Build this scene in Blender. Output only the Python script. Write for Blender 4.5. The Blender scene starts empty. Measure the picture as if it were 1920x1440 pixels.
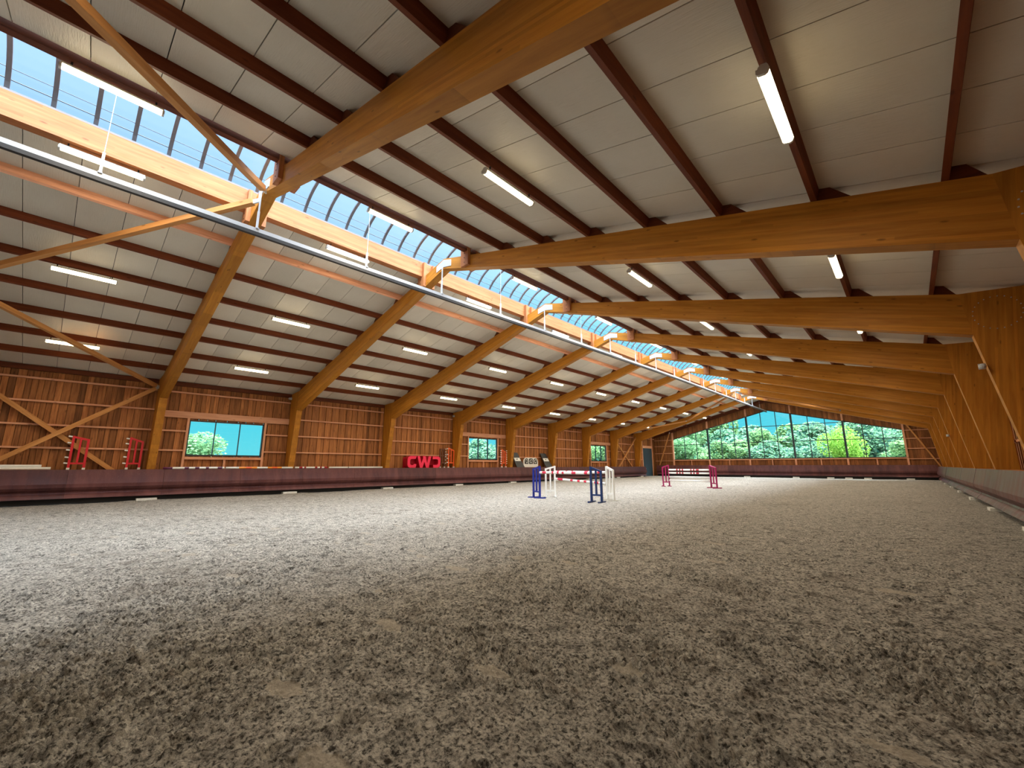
import bpy, math, random
import numpy as np
from mathutils import Vector, Matrix

random.seed(7)
rng = np.random.default_rng(11)
scene = bpy.context.scene
COL = scene.collection

# ------------------------------------------------------------------ camera
FPX, PITCH, YAW, ROLL, HC = 781.4251, 0.1935, 0.7529, -0.0014, 1.45
cy, sy = math.cos(YAW), math.sin(YAW)
cp, sp = math.cos(PITCH), math.sin(PITCH)
fwd = Vector((-sy*cp, cy*cp, sp))
rgt = Vector((cy, sy, 0))
upv = rgt.cross(fwd)
cr, sr = math.cos(ROLL), math.sin(ROLL)
r2 = rgt*cr + upv*sr
u2 = upv*cr - rgt*sr
cam_data = bpy.data.cameras.new('camera')
cam_data.sensor_width = 36.0
cam_data.lens = FPX/1920.0*36.0
cam_data.clip_start = 0.05
cam_data.clip_end = 500
cam = bpy.data.objects.new('camera', cam_data)
COL.objects.link(cam)
cam.matrix_world = Matrix(((r2.x, u2.x, -fwd.x, 0), (r2.y, u2.y, -fwd.y, 0), (r2.z, u2.z, -fwd.z, HC), (0, 0, 0, 1)))
scene.camera = cam

# ------------------------------------------------------------------ sky, sun, exposure
SKY_STRENGTH = 0.80
SUN_STRENGTH = 35.0
LAMP_STRENGTH = 9.0
LAMP_WATT = 48.0
scene.view_settings.view_transform = 'Standard'
scene.view_settings.look = 'None'
scene.view_settings.gamma = 1.0
scene.view_settings.exposure = 0.38
scene.view_settings.use_curve_mapping = False
world = bpy.data.worlds.new('sky')
scene.world = world
world.use_nodes = True
wn = world.node_tree.nodes
wl = world.node_tree.links
wn.clear()
wo = wn.new('ShaderNodeOutputWorld')
wb = wn.new('ShaderNodeBackground')
wt = wn.new('ShaderNodeTexCoord')
ws = wn.new('ShaderNodeSeparateXYZ')
wr = wn.new('ShaderNodeValToRGB')
wl.new(wt.outputs['Generated'], ws.inputs[0])
wl.new(ws.outputs['Z'], wr.inputs[0])
wl.new(wr.outputs[0], wb.inputs['Color'])
wl.new(wb.outputs[0], wo.inputs[0])
wb.inputs['Strength'].default_value = SKY_STRENGTH
e = wr.color_ramp.elements
e[0].position = 0.0
e[0].color = (0.16, 0.80, 0.92, 1)
e[1].position = 1.0
e[1].color = (0.16, 0.42, 1.0, 1)
for pos, c in ((0.14, (0.07, 0.70, 0.93)), (0.30, (0.14, 0.66, 0.96)), (0.48, (0.34, 0.63, 1.0)), (0.66, (0.20, 0.46, 1.0))):
    el = wr.color_ramp.elements.new(pos)
    el.color = (*c, 1)

sun_d = bpy.data.lights.new('sun', 'SUN')
sun_d.energy = SUN_STRENGTH
sun_d.angle = math.radians(95)
sun_d.color = (0.90, 0.96, 1.0)
sun = bpy.data.objects.new('sun', sun_d)
COL.objects.link(sun)
sun.location = (-6, 10, 30)
sun.rotation_euler = (math.radians(-4), math.radians(12), 0)

# ------------------------------------------------------------------ materials
def new_mat(name):
    m = bpy.data.materials.new(name)
    m.use_nodes = True
    nt = m.node_tree
    nt.nodes.clear()
    out = nt.nodes.new('ShaderNodeOutputMaterial')
    b = nt.nodes.new('ShaderNodeBsdfPrincipled')
    nt.links.new(b.outputs[0], out.inputs[0])
    return m, nt, b, out

def node(nt, t, **kw):
    n = nt.nodes.new(t)
    for k, v in kw.items():
        if hasattr(n, k):
            setattr(n, k, v)
        else:
            n.inputs[k].default_value = v
    return n

def mixrgb(nt, fac, a, b, mode='MIX'):
    n = nt.nodes.new('ShaderNodeMix')
    n.data_type = 'RGBA'
    n.blend_type = mode
    for sock, v in ((n.inputs[0], fac), (n.inputs[6], a), (n.inputs[7], b)):
        if hasattr(v, 'links') or hasattr(v, 'is_linked'):
            nt.links.new(v, sock)
        else:
            sock.default_value = v if not isinstance(v, tuple) else (*v, 1)
    return n.outputs[2]

def ramp(nt, src, stops):
    n = nt.nodes.new('ShaderNodeValToRGB')
    el = n.color_ramp.elements
    el[0].position, el[0].color = stops[0][0], (*([stops[0][1]]*3), 1)
    el[1].position, el[1].color = stops[-1][0], (*([stops[-1][1]]*3), 1)
    for p, v in stops[1:-1]:
        x = el.new(p)
        x.color = (v, v, v, 1)
    nt.links.new(src, n.inputs[0])
    return n.outputs[0]

def simple(name, col, rough=0.5, metal=0.0, noise=0.0, scale=20.0, spec=0.5):
    m, nt, b, o = new_mat(name)
    b.inputs['Roughness'].default_value = rough
    b.inputs['Metallic'].default_value = metal
    b.inputs['Specular IOR Level'].default_value = spec
    tc = node(nt, 'ShaderNodeTexCoord')
    nz = node(nt, 'ShaderNodeTexNoise', Scale=scale, Detail=3.0)
    nt.links.new(tc.outputs['Object'], nz.inputs['Vector'])
    dark = tuple(c*(1-noise) for c in col)
    lite = tuple(min(1, c*(1+noise)) for c in col)
    nt.links.new(mixrgb(nt, nz.outputs['Fac'], dark, lite), b.inputs['Base Color'])
    return m

def wood(name, c0, c1, lamella=0.042, rough=0.55, knots=True, grain=1.0):
    """timber: grain runs along the x of the stored board coordinate; the glued layers stack along its z"""
    m, nt, b, o = new_mat(name)
    b.inputs['Roughness'].default_value = rough
    b.inputs['Specular IOR Level'].default_value = 0.25
    at = node(nt, 'ShaderNodeAttribute', attribute_name='lco')
    tn = node(nt, 'ShaderNodeAttribute', attribute_name='tone')
    mp = node(nt, 'ShaderNodeMapping')
    mp.inputs['Scale'].default_value = (0.7, 9, 9)
    nt.links.new(at.outputs['Vector'], mp.inputs[0])
    nz = node(nt, 'ShaderNodeTexNoise', Scale=1.6*grain, Detail=6.0, Roughness=0.6, Distortion=0.4)
    nt.links.new(mp.outputs[0], nz.inputs['Vector'])
    f = ramp(nt, nz.outputs['Fac'], [(0.3, 0.0), (0.7, 1.0)])
    col = mixrgb(nt, f, c0, c1)
    if lamella:
        sx = node(nt, 'ShaderNodeSeparateXYZ')
        nt.links.new(at.outputs['Vector'], sx.inputs[0])
        dv = node(nt, 'ShaderNodeMath', operation='DIVIDE')
        dv.inputs[1].default_value = lamella
        nt.links.new(sx.outputs['Z'], dv.inputs[0])
        fl = node(nt, 'ShaderNodeMath', operation='FLOOR')
        nt.links.new(dv.outputs[0], fl.inputs[0])
        dx = node(nt, 'ShaderNodeMath', operation='MULTIPLY')
        dx.inputs[1].default_value = 0.22
        nt.links.new(sx.outputs['X'], dx.inputs[0])
        sm = node(nt, 'ShaderNodeMath', operation='MULTIPLY_ADD')
        sm.inputs[1].default_value = 0.37
        nt.links.new(fl.outputs[0], sm.inputs[0])
        nt.links.new(dx.outputs[0], sm.inputs[2])
        f2 = node(nt, 'ShaderNodeMath', operation='FLOOR')
        nt.links.new(sm.outputs[0], f2.inputs[0])
        cb = node(nt, 'ShaderNodeCombineXYZ')
        nt.links.new(fl.outputs[0], cb.inputs[0])
        nt.links.new(f2.outputs[0], cb.inputs[1])
        wnz = node(nt, 'ShaderNodeTexWhiteNoise', noise_dimensions='3D')
        nt.links.new(cb.outputs[0], wnz.inputs['Vector'])
        g = ramp(nt, wnz.outputs['Value'], [(0.0, 0.84), (1.0, 1.12)])
        col = mixrgb(nt, 1.0, col, g, 'MULTIPLY')
        fr = node(nt, 'ShaderNodeMath', operation='FRACT')
        nt.links.new(dv.outputs[0], fr.inputs[0])
        ln = ramp(nt, fr.outputs[0], [(0.0, 0.72), (0.05, 1.0), (1.0, 1.0)])
        col = mixrgb(nt, 0.6, col, ln, 'MULTIPLY')
    if knots:
        mk = node(nt, 'ShaderNodeMapping')
        mk.inputs['Scale'].default_value = (2.6, 8, 8)
        nt.links.new(at.outputs['Vector'], mk.inputs[0])
        vo = node(nt, 'ShaderNodeTexVoronoi', Scale=0.8)
        nt.links.new(mk.outputs[0], vo.inputs['Vector'])
        k = ramp(nt, vo.outputs['Distance'], [(0.0, 0.35), (0.08, 0.55), (0.13, 1.0)])
        col = mixrgb(nt, 0.9, col, k, 'MULTIPLY')
    t = ramp(nt, tn.outputs['Fac'], [(0.0, 0.5), (0.5, 1.0), (1.0, 1.5)])
    col = mixrgb(nt, 1.0, col, t, 'MULTIPLY')
    nt.links.new(col, b.inputs['Base Color'])
    bp = node(nt, 'ShaderNodeBump', Strength=0.25, Distance=0.004)
    nt.links.new(nz.outputs['Fac'], bp.inputs['Height'])
    nt.links.new(bp.outputs[0], b.inputs['Normal'])
    return m

M = {}
M['glulam'] = wood('glulam_spruce', (0.35, 0.130, 0.011), (0.49, 0.21, 0.023))
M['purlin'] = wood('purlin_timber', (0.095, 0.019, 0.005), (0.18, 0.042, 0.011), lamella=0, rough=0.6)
M['larch'] = wood('larch_cladding', (0.20, 0.072, 0.024), (0.45, 0.185, 0.062), lamella=0, rough=0.7, grain=1.3)
M['girt'] = wood('girt_timber', (0.52, 0.24, 0.14), (0.70, 0.38, 0.24), lamella=0, rough=0.7)
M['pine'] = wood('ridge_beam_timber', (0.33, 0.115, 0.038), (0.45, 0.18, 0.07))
M['brace'] = wood('brace_timber', (0.44, 0.19, 0.055), (0.60, 0.29, 0.10), lamella=0)
M['kick'] = None
M['steel'] = simple('galvanised_steel', (0.62, 0.66, 0.70), 0.35, 0.7, 0.25, 40)
m, nt, b, o = new_mat('punched_nail_plate')
b.inputs['Metallic'].default_value = 0.5
b.inputs['Roughness'].default_value = 0.4
tc = node(nt, 'ShaderNodeTexCoord')
vo = node(nt, 'ShaderNodeTexVoronoi', Scale=16.0, Randomness=0.25)
nt.links.new(tc.outputs['Object'], vo.inputs['Vector'])
nt.links.new(mixrgb(nt, 1.0, (0.66, 0.72, 0.78), ramp(nt, vo.outputs['Distance'], [(0.0, 0.1), (0.2, 0.15), (0.26, 1.0)]), 'MULTIPLY'), b.inputs['Base Color'])
M['punched'] = m
M['white_steel'] = simple('white_painted_steel', (0.42, 0.45, 0.49), 0.45, 0.0, 0.05)
M['black'] = simple('black_rubber', (0.012, 0.012, 0.015), 0.6, 0, 0.2)
M['dark_frame'] = simple('dark_window_frame', (0.012, 0.03, 0.04), 0.4, 0, 0.2)
M['rib'] = simple('grey_aluminium_rib', (0.15, 0.15, 0.17), 0.5, 0.2, 0.1)
M['concrete'] = simple('pale_concrete', (0.62, 0.62, 0.60), 0.9, 0, 0.2, 12)
M['white'] = simple('white_gloss_paint', (0.80, 0.82, 0.82), 0.35, 0, 0.05)
M['blue'] = simple('blue_gloss_paint', (0.012, 0.03, 0.30), 0.35, 0, 0.1)
M['navy'] = simple('navy_gloss_paint', (0.005, 0.028, 0.13), 0.35, 0, 0.1)
M['magenta'] = simple('magenta_gloss_paint', (0.30, 0.008, 0.09), 0.4, 0, 0.1)
M['pink'] = simple('red_pole_paint', (0.62, 0.02, 0.07), 0.4, 0, 0.08)
M['crimson'] = simple('dark_red_pole_paint', (0.35, 0.008, 0.03), 0.4, 0, 0.08)
M['purple'] = simple('purple_pole_paint', (0.10, 0.01, 0.07), 0.4, 0, 0.08)
M['red'] = simple('red_gloss_paint', (0.62, 0.012, 0.025), 0.35, 0, 0.08)
M['orange'] = simple('orange_gloss_paint', (0.85, 0.13, 0.03), 0.4, 0, 0.08)
M['amber'] = simple('amber_pole_paint', (0.85, 0.30, 0.03), 0.4, 0, 0.08)
M['brown'] = simple('brown_paint', (0.11, 0.035, 0.012), 0.5, 0, 0.1)
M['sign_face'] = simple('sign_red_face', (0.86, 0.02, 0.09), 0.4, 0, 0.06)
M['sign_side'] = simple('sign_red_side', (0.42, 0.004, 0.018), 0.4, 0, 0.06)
M['charcoal'] = simple('charcoal_panel', (0.03, 0.035, 0.045), 0.45, 0, 0.2)
M['door'] = simple('slate_blue_door', (0.035, 0.07, 0.10), 0.55, 0, 0.15, 6)
M['outdoor_ground'] = simple('neutral_yard_ground', (0.095, 0.09, 0.08), 0.9, 0, 0.3, 3)  # unseen ground, greyed so that no green light bounces indoors
M['trunk'] = simple('tree_bark', (0.12, 0.08, 0.05), 0.9, 0, 0.3, 8)
M['lamp_body'] = simple('lamp_housing_grey', (0.55, 0.55, 0.53), 0.5, 0, 0.05)

# sandwich ceiling panels
m, nt, b, o = new_mat('ceiling_panel_foil')
b.inputs['Roughness'].default_value = 0.42
b.inputs['Specular IOR Level'].default_value = 0.35
at = node(nt, 'ShaderNodeAttribute', attribute_name='lco')
tn = node(nt, 'ShaderNodeAttribute', attribute_name='tone')
nz = node(nt, 'ShaderNodeTexNoise', Scale=1.1, Detail=5.0, Roughness=0.6)
nt.links.new(at.outputs['Vector'], nz.inputs['Vector'])
c = mixrgb(nt, nz.outputs['Fac'], (0.56, 0.52, 0.44), (0.70, 0.655, 0.56))
nt.links.new(mixrgb(nt, 1.0, c, ramp(nt, tn.outputs['Fac'], [(0, 0.9), (1, 1.1)]), 'MULTIPLY'), b.inputs['Base Color'])
mp = node(nt, 'ShaderNodeMapping')
mp.inputs['Scale'].default_value = (2.5, 26, 1)
nt.links.new(at.outputs['Vector'], mp.inputs[0])
n2 = node(nt, 'ShaderNodeTexNoise', Scale=2.2, Detail=4.0)
nt.links.new(mp.outputs[0], n2.inputs['Vector'])
bp = node(nt, 'ShaderNodeBump', Strength=0.5, Distance=0.012)
nt.links.new(n2.outputs['Fac'], bp.inputs['Height'])
nt.links.new(bp.outputs[0], b.inputs['Normal'])
M['panel'] = m

# kickboard
m, nt, b, o = new_mat('plum_brown_kickboard')
b.inputs['Specular IOR Level'].default_value = 0.35
b.inputs['Specular Tint'].default_value = (0.72, 0.74, 1.0, 1)  # blue of the sky's reflection put into the gloss tint
at = node(nt, 'ShaderNodeAttribute', attribute_name='lco')
tn = node(nt, 'ShaderNodeAttribute', attribute_name='tone')
mp = node(nt, 'ShaderNodeMapping')
mp.inputs['Scale'].default_value = (2.2, 1, 0.5)
nt.links.new(at.outputs['Vector'], mp.inputs[0])
nz = node(nt, 'ShaderNodeTexNoise', Scale=1.6, Detail=6.0, Roughness=0.65)
nt.links.new(mp.outputs[0], nz.inputs['Vector'])
c = mixrgb(nt, ramp(nt, nz.outputs['Fac'], [(0.3, 0), (0.72, 1)]), (0.062, 0.020, 0.019), (0.150, 0.056, 0.050))
vs = node(nt, 'ShaderNodeTexNoise', Scale=22.0, Detail=4.0)
nt.links.new(at.outputs['Vector'], vs.inputs['Vector'])
c = mixrgb(nt, ramp(nt, vs.outputs['Fac'], [(0.62, 0.0), (0.75, 0.35)]), c, (0.24, 0.17, 0.14))
nt.links.new(mixrgb(nt, 1.0, c, ramp(nt, tn.outputs['Fac'], [(0, 0.8), (1, 1.2)]), 'MULTIPLY'), b.inputs['Base Color'])
nt.links.new(ramp(nt, nz.outputs['Fac'], [(0.3, 0.38), (0.7, 0.62)]), b.inputs['Roughness'])
M['kick'] = m

# sand
m, nt, b, o = new_mat('arena_sand')
b.inputs['Roughness'].default_value = 1.0
b.inputs['Specular IOR Level'].default_value = 0.1
tc = node(nt, 'ShaderNodeTexCoord')
n1 = node(nt, 'ShaderNodeTexNoise', Scale=0.45, Detail=3.0)
n2 = node(nt, 'ShaderNodeTexNoise', Scale=40.0, Detail=8.0, Roughness=0.72)
n3 = node(nt, 'ShaderNodeTexNoise', Scale=2.3, Detail=2.0)
n4 = node(nt, 'ShaderNodeTexNoise', Scale=110.0, Detail=3.0, Roughness=0.8)
for n_ in (n1, n2, n3, n4):
    nt.links.new(tc.outputs['Object'], n_.inputs['Vector'])
c = mixrgb(nt, n1.outputs['Fac'], (0.47, 0.445, 0.405), (0.62, 0.595, 0.55))
dk = ramp(nt, n2.outputs['Fac'], [(0.40, 0.14), (0.48, 0.82), (0.58, 1.36)])  # dark and dry clumps, hollows darkened to stand in for relief shading
c = mixrgb(nt, 1.0, c, dk, 'MULTIPLY')
n5 = node(nt, 'ShaderNodeTexNoise', Scale=8.5, Detail=6.0, Roughness=0.7)
nt.links.new(tc.outputs['Object'], n5.inputs['Vector'])
c = mixrgb(nt, 1.0, c, ramp(nt, n5.outputs['Fac'], [(0.38, 0.46), (0.47, 0.96), (0.62, 1.18)]), 'MULTIPLY')
at = node(nt, 'ShaderNodeAttribute', attribute_name='damp_dark')
c = mixrgb(nt, at.outputs['Fac'], c, (0.14, 0.10, 0.07))
at2 = node(nt, 'ShaderNodeAttribute', attribute_name='crust')
c = mixrgb(nt, at2.outputs['Fac'], c, (0.66, 0.59, 0.49))
nt.links.new(c, b.inputs['Base Color'])
ad = node(nt, 'ShaderNodeMath', operation='MULTIPLY_ADD')
ad.inputs[1].default_value = 0.3
nt.links.new(n4.outputs['Fac'], ad.inputs[0])
nt.links.new(n2.outputs['Fac'], ad.inputs[2])
bp = node(nt, 'ShaderNodeBump', Strength=1.0, Distance=0.07)
nt.links.new(ad.outputs[0], bp.inputs['Height'])
nt.links.new(bp.outputs[0], b.inputs['Normal'])
M['sand'] = m

# lamp diffuser (gives off light)
m, nt, b, o = new_mat('lit_lamp_diffuser')
em = node(nt, 'ShaderNodeEmission', Strength=LAMP_STRENGTH)
em.inputs['Color'].default_value = (1.0, 0.80, 0.48, 1)
nt.links.new(em.outputs[0], o.inputs[0])
M['lit'] = m

# window glass and skylight sheet
def glass(name, tint, refl, cloudy=0.0):
    m = bpy.data.materials.new(name)
    m.use_nodes = True
    nt = m.node_tree
    nt.nodes.clear()
    o = nt.nodes.new('ShaderNodeOutputMaterial')
    t = node(nt, 'ShaderNodeBsdfTransparent')
    t.inputs[0].default_value = (*tint, 1)
    src = t.outputs[0]
    if cloudy:
        d = node(nt, 'ShaderNodeBsdfTranslucent')
        d.inputs[0].default_value = (0.85, 0.93, 1.0, 1)
        mx = node(nt, 'ShaderNodeMixShader')
        mx.inputs[0].default_value = cloudy
        nt.links.new(src, mx.inputs[1])
        nt.links.new(d.outputs[0], mx.inputs[2])
        src = mx.outputs[0]
    g = node(nt, 'ShaderNodeBsdfGlossy', Roughness=0.02)
    lw = node(nt, 'ShaderNodeFresnel', IOR=1.45)
    gm = node(nt, 'ShaderNodeNewGeometry')
    io = node(nt, 'ShaderNodeMath', operation='MULTIPLY_ADD')   # a thin pane: the same reflection from both of its faces
    io.inputs[1].default_value = 1/1.45-1.45
    io.inputs[2].default_value = 1.45
    nt.links.new(gm.outputs['Backfacing'], io.inputs[0])
    nt.links.new(io.outputs[0], lw.inputs['IOR'])
    ml = node(nt, 'ShaderNodeMath', operation='MULTIPLY')
    ml.inputs[1].default_value = refl
    nt.links.new(lw.outputs[0], ml.inputs[0])
    mx = node(nt, 'ShaderNodeMixShader')
    nt.links.new(ml.outputs[0], mx.inputs[0])
    nt.links.new(src, mx.inputs[1])
    nt.links.new(g.outputs[0], mx.inputs[2])
    nt.links.new(mx.outputs[0], o.inputs[0])
    return m
M['glass'] = glass('window_glass', (0.93, 0.98, 0.97), 1.0)
M['sheet'] = glass('skylight_polycarbonate', (0.94, 0.97, 1.0), 0.35, 0.025)

def leaf_mat(name, a, b_):
    m, nt, b, o = new_mat(name)
    b.inputs['Roughness'].default_value = 0.7
    b.inputs['Specular IOR Level'].default_value = 0.2
    at = node(nt, 'ShaderNodeAttribute', attribute_name='tone')
    nt.links.new(mixrgb(nt, at.outputs['Fac'], a, b_), b.inputs['Base Color'])
    tr = node(nt, 'ShaderNodeBsdfTranslucent')
    nt.links.new(mixrgb(nt, at.outputs['Fac'], a, b_), tr.inputs[0])
    mx = node(nt, 'ShaderNodeMixShader')
    mx.inputs[0].default_value = 0.45
    nt.links.new(b.outputs[0], mx.inputs[1])
    nt.links.new(tr.outputs[0], mx.inputs[2])
    nt.links.new(mx.outputs[0], o.inputs[0])
    return m
M['leaf_green'] = leaf_mat('leaves_green', (0.015, 0.09, 0.05), (0.42, 0.66, 0.28))
M['leaf_blue'] = leaf_mat('leaves_bluish_green', (0.012, 0.08, 0.07), (0.34, 0.60, 0.36))
M['leaf_lime'] = leaf_mat('leaves_lime', (0.10, 0.28, 0.03), (0.46, 0.68, 0.14))
M['leaf_pale'] = leaf_mat('leaves_pale', (0.07, 0.20, 0.09), (0.34, 0.54, 0.28))

# ------------------------------------------------------------------ mesh helpers
class MB:
    def __init__(s):
        s.v, s.f, s.m, s.l, s.t = [], [], [], [], []
    def add(s, verts, faces, mi=0, lco=None, tone=0.5):
        o = len(s.v)
        s.v += [tuple(p) for p in verts]
        s.l += [tuple(p) for p in (lco if lco is not None else verts)]
        s.t += [tone]*len(verts)
        s.f += [tuple(o+i for i in f) for f in faces]
        s.m += [mi]*len(faces)
    BOXF = [(0, 3, 2, 1), (4, 5, 6, 7), (0, 1, 5, 4), (1, 2, 6, 5), (2, 3, 7, 6), (3, 0, 4, 7)]
    def box(s, x0, x1, y0, y1, z0, z1, mi=0, grain='y', tone=0.5):
        vs = [(x0, y0, z0), (x1, y0, z0), (x1, y1, z0), (x0, y1, z0), (x0, y0, z1), (x1, y0, z1), (x1, y1, z1), (x0, y1, z1)]
        k = {'x': (0, 1, 2), 'y': (1, 0, 2), 'z': (2, 0, 1)}[grain]
        j = random.random()*40 if grain != 'n' else 0
        s.add(vs, s.BOXF, mi, [(p[k[0]]+j, p[k[1]], p[k[2]]) for p in vs], tone)
    def beam(s, a, b, w, h, up=(0, 0, 1), mi=0, tone=0.5):
        """bar from a to b, w across, h along `up`"""
        a, b = Vector(a), Vector(b)
        d = (b-a)
        L = d.length
        d.normalize()
        side = d.cross(Vector(up)).normalized()
        u = side.cross(d).normalized()
        vs, lc = [], []
        j = random.random()*40
        for q, t in ((a, 0), (b, L)):
            for sx_, sz in ((-1, -1), (1, -1), (1, 1), (-1, 1)):
                vs.append(q + side*(sx_*w/2) + u*(sz*h/2))
                lc.append((t+j, sx_*w/2, sz*h/2))
        s.add(vs, [(0, 1, 2, 3), (7, 6, 5, 4), (0, 4, 5, 1), (1, 5, 6, 2), (2, 6, 7, 3), (3, 7, 4, 0)], mi, lc, tone)
    def prism(s, poly, axis, a0, a1, mi=0, along=None, tone=0.5, mi_side=None):
        """poly in the plane across `axis` ('y': (x,z); 'x': (y,z); 'z': (x,y)) pushed from a0 to a1"""
        n = len(poly)
        mk = {'y': lambda p, q: (p[0], q, p[1]), 'x': lambda p, q: (q, p[0], p[1]), 'z': lambda p, q: (p[0], p[1], q)}[axis]
        vs = [mk(p, a0) for p in poly] + [mk(p, a1) for p in poly]
        if along is None:
            along = (1, 0)
        L = math.hypot(*along)
        ax, az = along[0]/L, along[1]/L
        j = random.random()*40
        lc = [(p[0]*ax+p[1]*az+j, q, -p[0]*az+p[1]*ax) for q in (a0, a1) for p in poly]
        s.add(vs, [tuple(range(n)), tuple(range(2*n-1, n-1, -1))], mi, lc, tone)
        o = len(s.v)-2*n
        for i in range(n):
            k = (i+1) % n
            s.f.append((o+i, o+n+i, o+n+k, o+k))
            s.m.append(mi if mi_side is None else mi_side)
    def tube(s, pts, r, n=8, mi=0, cap=True, tone=0.5):
        pts = [Vector(p) for p in pts]
        vs, lc, fs = [], [], []
        t = 0
        for i, p in enumerate(pts):
            d = (pts[min(i+1, len(pts)-1)] - pts[max(i-1, 0)]).normalized()
            ref = Vector((0, 0, 1)) if abs(d.z) < 0.9 else Vector((1, 0, 0))
            a = d.cross(ref).normalized()
            b = a.cross(d)
            if i:
                t += (p-pts[i-1]).length
            for k in range(n):
                th = 2*math.pi*k/n
                vs.append(p + a*(r*math.cos(th)) + b*(r*math.sin(th)))
                lc.append((t, r*math.cos(th), r*math.sin(th)))
        for i in range(len(pts)-1):
            for k in range(n):
                fs.append((i*n+k, i*n+(k+1) % n, (i+1)*n+(k+1) % n, (i+1)*n+k))
        if cap:
            fs.append(tuple(range(n-1, -1, -1)))
            fs.append(tuple((len(pts)-1)*n+k for k in range(n)))
        s.add(vs, fs, mi, lc, tone)
    def mesh(s, name, mats):
        me = bpy.data.meshes.new(name)
        me.from_pydata(s.v, [], s.f)
        for m_ in mats:
            me.materials.append(m_)
        if len(mats) > 1:
            me.polygons.foreach_set('material_index', s.m)
        a = me.attributes.new('lco', 'FLOAT_VECTOR', 'POINT')
        a.data.foreach_set('vector', np.array(s.l, dtype=np.float32).ravel())
        a = me.attributes.new('tone', 'FLOAT', 'POINT')
        a.data.foreach_set('value', np.array(s.t, dtype=np.float32))
        me.update()
        return me
    def obj(s, name, mats, parent=None, loc=None):
        if not isinstance(mats, (list, tuple)):
            mats = [mats]
        o = bpy.data.objects.new(name, s.mesh(name, mats))
        COL.objects.link(o)
        if parent is not None:
            o.parent = parent
            pl = parent.matrix_basis.translation
            if loc is None and pl.length > 0:
                # vertices are in world coordinates: shift them to the parent's frame
                o.data.transform(Matrix.Translation(-pl))
        if loc is not None:
            o.location = loc
        return o

def tag(o, label=None, cat=None, group=None, kind=None):
    if label:
        o['label'] = label
    if cat:
        o['category'] = cat
    if group:
        o['group'] = group
    if kind:
        o['kind'] = kind
    return o

def empty(name, loc, label, cat, group=None):
    o = bpy.data.objects.new(name, None)
    o.empty_display_size = 0.1
    o.location = loc
    COL.objects.link(o)
    return tag(o, label, cat, group)

def struct(o):
    o['kind'] = 'structure'
    return o

def copy_tree(o, parent=None):
    c = o.copy()
    COL.objects.link(c)
    c.parent = parent
    for ch in list(o.children):
        copy_tree(ch, c)
    return c

ORD = ['first', 'second', 'third', 'fourth', 'fifth', 'sixth', 'seventh', 'eighth', 'ninth', 'tenth', 'eleventh', 'twelfth']

# ------------------------------------------------------------------ dimensions
XR = -9.70                       # ridge line
Y0, BAY, FT = 2.2755, 5.0, 0.25  # first frame ahead of the camera, spacing, frame thickness
YEND = 47.45                     # inner face of the end gable
YBACK = -12.9
XL, XW = -21.62, 2.22            # cladding planes
SL = 0.259                       # roof slope
mx = lambda x: 2*XR - x          # mirror about the ridge
def ztop(x):                     # top face of the rafters
    return 4.93 + SL*(1.2-(x if x > XR else mx(x)))
GROUND = lambda y: 0.195 + 0.0022*max(y, 0)
LEDGE = 1.33

# ------------------------------------------------------------------ sand floor
def hash2(ix, iy, seed):
    h = (ix.astype(np.int64)*374761393 + iy.astype(np.int64)*668265263 + seed*982451653) & 0x7fffffff
    h = ((h ^ (h >> 13))*1274126177) & 0x7fffffff
    return ((h ^ (h >> 16)) & 0xffff)/65535.0
def vnoise(x, y, seed):
    ix, iy = np.floor(x), np.floor(y)
    fx, fy = x-ix, y-iy
    fx = fx*fx*(3-2*fx)
    fy = fy*fy*(3-2*fy)
    a = hash2(ix, iy, seed)
    b_ = hash2(ix+1, iy, seed)
    c_ = hash2(ix, iy+1, seed)
    d_ = hash2(ix+1, iy+1, seed)
    return (a*(1-fx)+b_*fx)*(1-fy) + (c_*(1-fx)+d_*fx)*fy
def worley(x, y, seed, jit=0.9):
    ix, iy = np.floor(x), np.floor(y)
    best = np.full(x.shape, 9.0)
    idv = np.zeros(x.shape)
    for dx in (-1, 0, 1):
        for dy in (-1, 0, 1):
            cx_, cy_ = ix+dx, iy+dy
            px = cx_+0.5+jit*(hash2(cx_, cy_, seed)-0.5)
            py = cy_+0.5+jit*(hash2(cx_, cy_, seed+7)-0.5)
            d = np.hypot(x-px, y-py)
            w = d < best
            best = np.where(w, d, best)
            idv = np.where(w, hash2(cx_, cy_, seed+13), idv)
    return best, idv

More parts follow.
